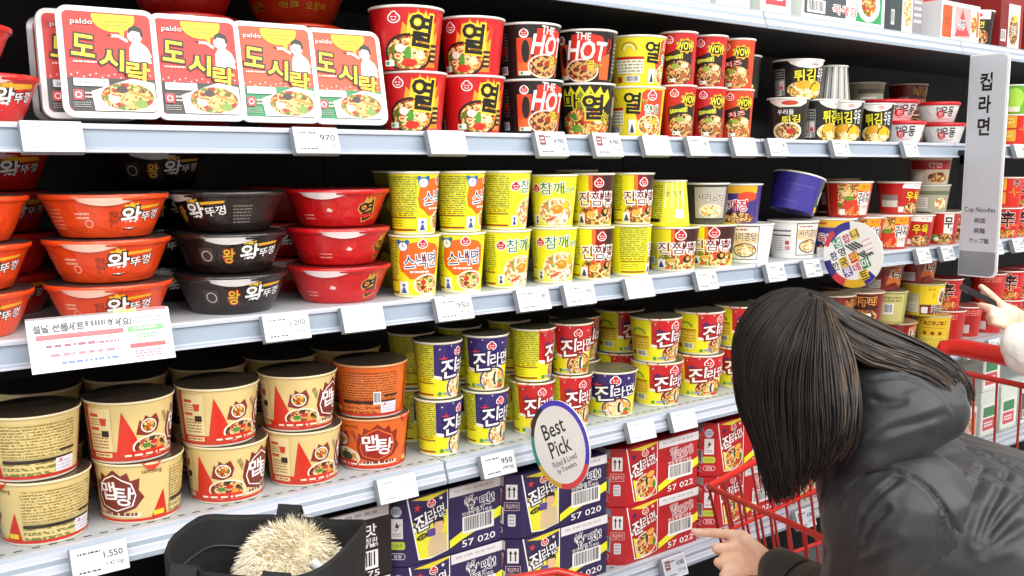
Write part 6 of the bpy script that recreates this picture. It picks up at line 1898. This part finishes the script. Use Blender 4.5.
chain(bm, [SH_ + sfd * .095, SH_ + sfd * .117 - V((0, 0, .03))], [.009, .013])
for s in (-1, 1):
    ellipsoid(bm, SH_ + V((.88, .47, 0)).normalized() * s * .078, V((.88, .47, 0)).normalized() * .01, sfd * .018, V((0, 0, .03)), 10)
    ellipsoid(bm, SH_ + sfd * .088 + V((.88, .47, 0)).normalized() * s * .031 + V((0, 0, .012)), V((.88, .47, 0)).normalized() * .015, sfd * .01, V((0, 0, .009)), 10)
S2E, S2W = V((3.06, 1.08, 1.03)), V((2.96, 1.26, .98))
chain(bm, [S2, S2E, S2W], [.05, .038, .025])
lf = []
for k in range(4):
    b0 = S2W + V((-.03 + .02 * k, .07, -.012)); lf.append([b0, b0 + V((0, .03, -.014)), b0 + V((0, .036, -.036)), b0 + V((0, .022, -.052))])
hand_volumes(bm, S2W, lf, [S2W + V((-.035, .035, -.01)), S2W + V((-.05, .06, -.02)), S2W + V((-.045, .08, -.03))])
for x, y in ((2.82, .82), (2.98, .90)):
    chain(bm, [V((x, y, .88)), V((x, y + .02, .48)), V((x, y, .09))], [.10, .062, .04])
    capsule(bm, V((x, y, .05)), .036, V((x - .05, y + .15, .035)), .028)
man = fuse(bm, 'person', SKIN, .004, 4)
tag(man, 'person at the right edge in white coat, holding a dark phone over the trolley handle', 'person')
bm = bmesh.new()
chain(bm, [V((2.2241, 0.9876, 1.0997)), V((2.2458, 0.9618, 1.0852)), SE, SS], [.046, .070, .085, .105])
chain(bm, [S2, S2E, S2W + V((.06, 0, 0))], [.11, .09, .06])
for f in (-.13, 0, .13):
    o_ = (S2 - SS).normalized() * f
    chain(bm, [SHIP + o_ * 1.1 - V((0, 0, .28)), SHIP + o_, SMID + o_], [.17, .165, .13])
def wf(co, n):
    return .008 * noise.noise(V((co.x * 14, co.y * 14, co.z * 14))) + .003 * noise.noise(co * 45)
fuse(bm, 'coat', WHITECOAT, .007, 5, man, wf)
bm = bmesh.new()
for x, y in ((2.82, .82), (2.98, .90)):
    chain(bm, [V((x, y, .66)), V((x, y + .02, .46)), V((x, y, .13))], [.11, .085, .065])
fuse(bm, 'trousers', TROUSER, .008, 4, man)
for x, y in ((2.82, .82), (2.98, .90)):
    bm = bmesh.new(); chain(bm, [V((x, y - .02, .047)), V((x - .03, y + .08, .047)), V((x - .055, y + .16, .04))], [.045, .042, .034])
    fuse(bm, 'shoe', SHOE, .006, 3, man)
bm = bmesh.new()
ellipsoid(bm, SH_ - sfd * .024 + V((0, 0, .02)), V((.88, .47, 0)).normalized() * .086, V((-.47, .88, 0)) * .098, V((0, 0, .114)), 24)
me = to_mesh(bm, [HAIRS[0]], 'short_hair')
for p in me.polygons: p.use_smooth = True
link('hair', me, man)
# phone
p0, p1 = V((2.2156, 1.1173, 1.2086)), V((2.2742, 1.0646, 1.1685))
ex = (p1 - p0).normalized(); ey = ((p0 + p1) / 2 - V((0, 0, 1.5))).normalized(); ey = (ey - ex * ey.dot(ex)).normalized(); ez = ex.cross(ey)
ph = empty('phone'); ph.matrix_world = Matrix.Translation((p0 + p1) / 2 + ex * .012 + ey * .01) @ Matrix((ex, ey, ez)).transposed().to_4x4()
bm = bmesh.new(); box(bm, -.055, -.034, -.0068, .055, .034, .0068, bevel=.0025)
link('phone_case', to_mesh(bm, [M('#1b1c1f', .3, .4)], 'phone_case'), ph)
bm = bmesh.new(); box(bm, -.050, -.031, .0066, .050, .031, .0074)
link('screen', to_mesh(bm, [M('#0c0d10', .1, .6)], 'phone_screen'), ph)
bm = bmesh.new(); box(bm, -.052, .014, -.0084, -.036, .030, -.0064, bevel=.0008)
link('camera_bump', to_mesh(bm, [M('#3a3c40', .2, .6)], 'camera_bump'), ph)
tag(ph, 'dark phone held in the hand of the white coated person', 'phone')

# ---- shopping trolleys
REDW = M('#d8241c', .3, .5)
CHROME = M('#9a9da2', .3, .0, 1.0)
def trolley(loc, yaw, label, L=.72, z0=.80, z1=.98, group=None):
    """wire basket trolley; local x runs from the front of the basket to the handle"""
    root = empty('shopping_trolley', loc, yaw)
    wf_, wr_ = .19, .25
    def rim(x): return wf_ + (wr_ - wf_) * x / L
    def zt(x): return z0 + (z1 - z0) * x / L
    def zb(x): return .50 - .03 * x / L
    bm = bmesh.new()
    tr = .008
    top = [V((0, -wf_, z0)), V((0, wf_, z0)), V((L, wr_, z1)), V((L, -wr_, z1))]
    tube(bm, [top[0], top[1], top[2], top[3]], tr, 8, closed=True)
    link('basket_rim', to_mesh(bm, [REDW], 'basket_rim'), root)
    bm = bmesh.new()
    n = int(L / .042)
    fb = .06                                    # the basket narrows and slopes in towards its floor
    for s in (-1, 1):
        for k in range(n + 1):
            x = L * k / n
            xb = fb + (L - fb) * k / n
            tube(bm, [V((x, s * rim(x), zt(x))), V((xb, s * (rim(x) - .04), zb(x)))], .0032, 6)
        for f in (.36, .68, 1.0):
            tube(bm, [V((fb * f, s * (wf_ - .04 * f), z0 + (zb(0) - z0) * f)), V((L, s * (wr_ - .04 * f), z1 + (zb(L) - z1) * f))], .0048, 6)
    m = 8
    for k in range(m + 1):
        y = -wf_ + 2 * wf_ * k / m
        tube(bm, [V((0, y, z0)), V((fb, y * (wf_ - .04) / wf_, zb(0)))], .0032, 6)
    for f in (.36, .68, 1.0):
        tube(bm, [V((fb * f, -(wf_ - .04 * f), z0 + (zb(0) - z0) * f)), V((fb * f, wf_ - .04 * f, z0 + (zb(0) - z0) * f))], .0048, 6)
    for k in range(m + 1):
        f = -1 + 2 * k / m
        tube(bm, [V((fb, f * (wf_ - .04), zb(0))), V((L, f * (wr_ - .04), zb(L)))], .0032, 6)
        tube(bm, [V((L, f * wr_, z1)), V((L, f * (wr_ - .04), zb(L)))], .0032, 6)
    for k in range(9):
        x = fb + (L - fb) * k / 8
        tube(bm, [V((x, -(rim(x) - .04), zb(x))), V((x, rim(x) - .04, zb(x)))], .0025, 5)
    link('wire_basket', to_mesh(bm, [REDW], 'wire_basket'), root)
    bm = bmesh.new()
    hx, hz = L + .075, z1 + .045
    tube(bm, [V((hx - .03, -wr_ - .012, hz - .035)), V((hx - .008, -wr_ - .012, hz - .006)), V((hx, -wr_ + .02, hz)), V((hx, wr_ - .02, hz)), V((hx - .008, wr_ + .012, hz - .006)), V((hx - .03, wr_ + .012, hz - .035))], [.019, .023, .0235, .0235, .023, .019], 14)
    link('handle', to_mesh(bm, [M('#d9261e', .35, .3)], 'trolley_handle'), root)
    bm = bmesh.new()
    for s in (-1, 1):
        tube(bm, [V((hx - .03, s * (wr_ + .012), hz - .035)), V((L - .02, s * (wr_ + .005), z1 - .08)), V((L - .06, s * (wr_ - .03), .46)), V((L - .02, s * (wr_ - .01), .17))], .011, 8)
        tube(bm, [V((L - .06, s * (wr_ - .03), .46)), V((.10, s * (wf_ - .05), .46)), V((.06, s * (wf_ - .05), .17)), V((L - .02, s * (wr_ - .01), .17))], .011, 8)
    tube(bm, [V((.06, -(wf_ - .05), .17)), V((.06, wf_ - .05, .17))], .010, 8)
    tube(bm, [V((L - .06, -(wr_ - .03), .46)), V((L - .06, wr_ - .03, .46))], .010, 8)
    link('chassis', to_mesh(bm, [REDW], 'chassis'), root)
    for x, w_ in ((.06, wf_ - .05), (L - .02, wr_ - .01)):
        for s in (-1, 1):
            bm = bmesh.new()
            lathe(bm, [(0, -.014), (.05, -.014), (.060, -.008), (.060, .008), (.05, .014), (0, .014)], 28)
            bmesh.ops.rotate(bm, verts=bm.verts[:], cent=(0, 0, 0), matrix=Matrix.Rotation(PI / 2, 3, 'X'))
            wh = link('wheel', to_mesh(bm, [M('#3a3b3d', .6, 0)], 'wheel'), root, (x, s * w_, .0602))
            bm = bmesh.new()
            for t in (-.019, .019):
                box(bm, -.012, t - .0015, -.008, .012, t + .0015, .10)
            box(bm, -.012, -.019, .097, .012, .019, .103)
            link('caster_fork', to_mesh(bm, [CHROME], 'caster_fork'), wh)
    tag(root, label, 'shopping trolley', group)
    return root
TA = math.radians(20); TX, TY = (1.1491, 1.3270)
trolley((1.575, 1.165, 0), math.radians(-10), 'red wire shopping trolley between the stooping person and the red cartons', .77)
trolley((TX + .19 * math.sin(TA), TY - .19 * math.cos(TA), 0), PI + TA, 'red wire shopping trolley under the frame that carries the black tote bag', .85, .74, .95)

# ---- black tote bag with a furry thing in it
bag = empty('tote_bag', (.434, .982, .520)); bag.scale = (.80, .80, 1.14)
def bagring(z, hw, hd, lean, pinch=0):
    """outline of the bag at a height: long axis a, short axis b"""
    ax, bx = V((.66, -.75, 0)).normalized(), V((-.75, -.66, 0)).normalized()
    P = []
    n = 40
    for k in range(n):
        t = 2 * PI * k / n
        c, s = math.cos(t), math.sin(t)
        e = 3.4
        a_ = math.copysign(abs(c) ** (2 / e), c) * hw
        b_ = math.copysign(abs(s) ** (2 / e), s) * hd
        P.append(ax * a_ + bx * (b_ + lean) + V((0, 0, z + pinch * (abs(c) ** 3))))
    return P
bm = bmesh.new()
sec = [(0, 0.095, 0.085, 0, 0), (0.004, 0.101, 0.092, 0, 0), (0.15, 0.109, 0.1, 0.004, 0), (0.3, 0.115, 0.104, 0.008, 0), (0.42, 0.121, 0.104, 0.01, 0.006), (0.492, 0.124, 0.102, 0.01, 0.012), (0.496, 0.122, 0.099, 0.01, 0.012), (0.49, 0.119, 0.096, 0.01, 0.012), (0.4, 0.117, 0.098, 0.008, 0.006), (0.05, 0.096, 0.084, 0, 0)]
rings = [[bm.verts.new(p) for p in bagring(*s)] for s in sec]
for a_, b_ in zip(rings[:-1], rings[1:]):
    for k in range(len(a_)):
        bm.faces.new((a_[k], a_[(k + 1) % len(a_)], b_[(k + 1) % len(a_)], b_[k])).smooth = True
bm.faces.new(rings[0][::-1]); bm.faces.new(rings[-1])
for v in bm.verts:
    q = noise.noise(v.co * 9)
    v.co += V((q, q * .5, q * .4)) * .008 * min(1, v.co.z * 4)
link('bag_body', to_mesh(bm, [BAGM], 'bag_body'), bag)
ax, bx = V((.66, -.75, 0)).normalized(), V((-.75, -.66, 0)).normalized()
def strap(a0, b0, sgn):
    """handle sewn to the rim and flopped down the outside"""
    bm = bmesh.new()
    for off in (-.0,):
        path = [(0, .45, .000), (0, .492, .004), (0, .503, .013), (0, .492, .022), (0, .45, .027), (0, .34, .030), (0, .22, .030)]
        prev = None
        for d_, z_, o_ in path:
            c = ax * a0 + bx * (b0 + sgn * o_) + V((0, 0, z_))
            quad = [bm.verts.new(c + ax * s_ * .018 + bx * sgn * t_) for s_, t_ in ((-1, 0), (1, 0), (1, .003), (-1, .003))]
            if prev:
                for k in range(4):
                    bm.faces.new((prev[k], prev[(k + 1) % 4], quad[(k + 1) % 4], quad[k]))
            prev = quad
    bmesh.ops.recalc_face_normals(bm, faces=bm.faces[:])
    return link('strap', to_mesh(bm, [cloth('strap_webbing', '#14161a', .75, .04, 30, 0)], 'strap'), bag)
strap(-.062, .108, 1); strap(.062, .108, 1); strap(-.02, -.096, -1)
bm = bmesh.new()
c = ax * -.044 + bx * .122 + V((0, 0, .44))
f = [bm.verts.new(c + ax * s_ * .013 + V((0, 0, t_ * .020)) + bx * (.002 + t_ * .003)) for s_, t_ in ((-1, -1), (1, -1), (1, 1), (-1, 1))]
bm.faces.new(f)
link('care_label', to_mesh(bm, [M('#e8e8e6', .6, 0)], 'care_label'), bag)
bm = bmesh.new()
tube(bm, [p + V((0, 0, -.012)) for p in bagring(.474, .116, .093, .010, .012)], .0014, 5, closed=True)
link('zip', to_mesh(bm, [M('#4a4d50', .4, 0, .6)], 'zip'), bag)
tag(bag, 'open black tote bag with a cream furry thing inside, at the bottom of the picture', 'bag')
fur = empty('fur_muffler', (0, 0, 0))
FC = V((0.4732, 1.0151, 1.0408))
bm = bmesh.new()
e1, e2, e3 = V((.62, -.75, .02)).normalized() * .054, V((-.75, -.62, -.05)).normalized() * .058, V((0, 0, .055))
ellipsoid(bm, FC - V((0, 0, .02)), e1, e2, e3, 36)
ellipsoid(bm, FC - V((0, 0, .10)), e1 * .9, e2 * 1.0, e3 * 1.4, 36)
core = to_mesh(bm, [M('#e9dcc0', .9, 0)], 'muffler_core')
link('muffler_core', core, fur)
bm = bmesh.new()
R_ = random.Random(4)
sw = V((.3, -.2, .5))
for k in range(7000):
    t, p = R_.uniform(0, 2 * PI), math.asin(R_.uniform(-.35, 1))
    n_ = (e1.normalized() * math.cos(t) * math.cos(p) + e2.normalized() * math.sin(t) * math.cos(p) + V((0, 0, math.sin(p)))).normalized()
    b0 = FC - V((0, 0, .02)) + e1 * math.cos(t) * math.cos(p) + e2 * math.sin(t) * math.cos(p) + e3 * math.sin(p)
    tuft = noise.noise_vector(b0 * 38)
    d_ = (n_ + tuft * .5 + V((R_.gauss(0, .25), R_.gauss(0, .25), R_.gauss(0, .25)))).normalized()
    L_ = R_.uniform(.010, .020)
    s_ = d_.orthogonal().normalized() * .0007
    m_ = b0 + d_ * L_ * .55
    tip = b0 + (d_ + V((0, 0, -.35)) + tuft * .2).normalized() * L_
    v_ = [bm.verts.new(q) for q in (b0 - s_, b0 + s_, m_ + s_ * .8, m_ - s_ * .8, tip)]
    f1 = bm.faces.new(v_[:4]); f2 = bm.faces.new((v_[3], v_[2], v_[4]))
    f1.material_index = f2.material_index = 0 if R_.random() < .6 else 1
pile = link('fur_pile', to_mesh(bm, [M('#f9f0da', .8, 0), M('#e8d9b6', .8, 0)], 'fur_pile'), fur)
tag(pile, kind='stuff')
bm = bmesh.new(); a0 = V((0.4611, 0.9391, 1.0668))
tube(bm, [a0, a0 + V((.012, -.014, -.012)), a0 + V((.02, -.02, -.03))], [.006, .007, .006], 8)
link('plastic_tab', to_mesh(bm, [M('#f4f4f4', .3)], 'plastic_tab'), fur)
tag(fur, 'cream furry thing stuffed into the open black tote bag', 'fur muffler')
# ------------------------------------------------------------------ light and camera
w = bpy.data.worlds.new('store'); scene.world = w; w.use_nodes = True
w.node_tree.nodes['Background'].inputs['Color'].default_value = (1.0, .98, .96, 1)
w.node_tree.nodes['Background'].inputs['Strength'].default_value = .6
def area(name, loc, rot, sx, sy, power, col=(1, .99, .97)):
    l = bpy.data.lights.new(name, 'AREA'); l.shape = 'RECTANGLE'; l.size = sx; l.size_y = sy; l.energy = power; l.color = col
    o = bpy.data.objects.new(name, l); COL.objects.link(o); o.location = loc; o.rotation_euler = rot
    return o
# rows of ceiling strip lights along the aisle
for i, x in enumerate((-2.2, -.6, 1.0, 2.6, 4.2)):
    area('ceiling_strip_light', (x, .05, 3.25), (math.radians(16), 0, 0), 1.4, .30, 20)
    area('ceiling_strip_light', (x + .4, -1.9, 3.25), (math.radians(40), 0, 0), 1.4, .30, 52)
cam = bpy.data.cameras.new('camera'); co = bpy.data.objects.new('camera', cam); COL.objects.link(co)
scene.camera = co
cam.sensor_width = 36; cam.lens = 36 * 980 / 1024; cam.clip_start = .02
az, pit = math.radians(51.8), math.atan(126 / 980)
fwd = Vector((math.cos(az) * math.cos(pit), math.sin(az) * math.cos(pit), -math.sin(pit)))
co.location = (0, 0, 1.5)
co.rotation_euler = fwd.to_track_quat('-Z', 'Y').to_euler()
vs = scene.view_settings
scene.display_settings.display_device = 'sRGB'
vs.view_transform = 'Standard'; vs.look = 'None'; vs.gamma = 1.0; vs.exposure = 0.02; vs.use_curve_mapping = False
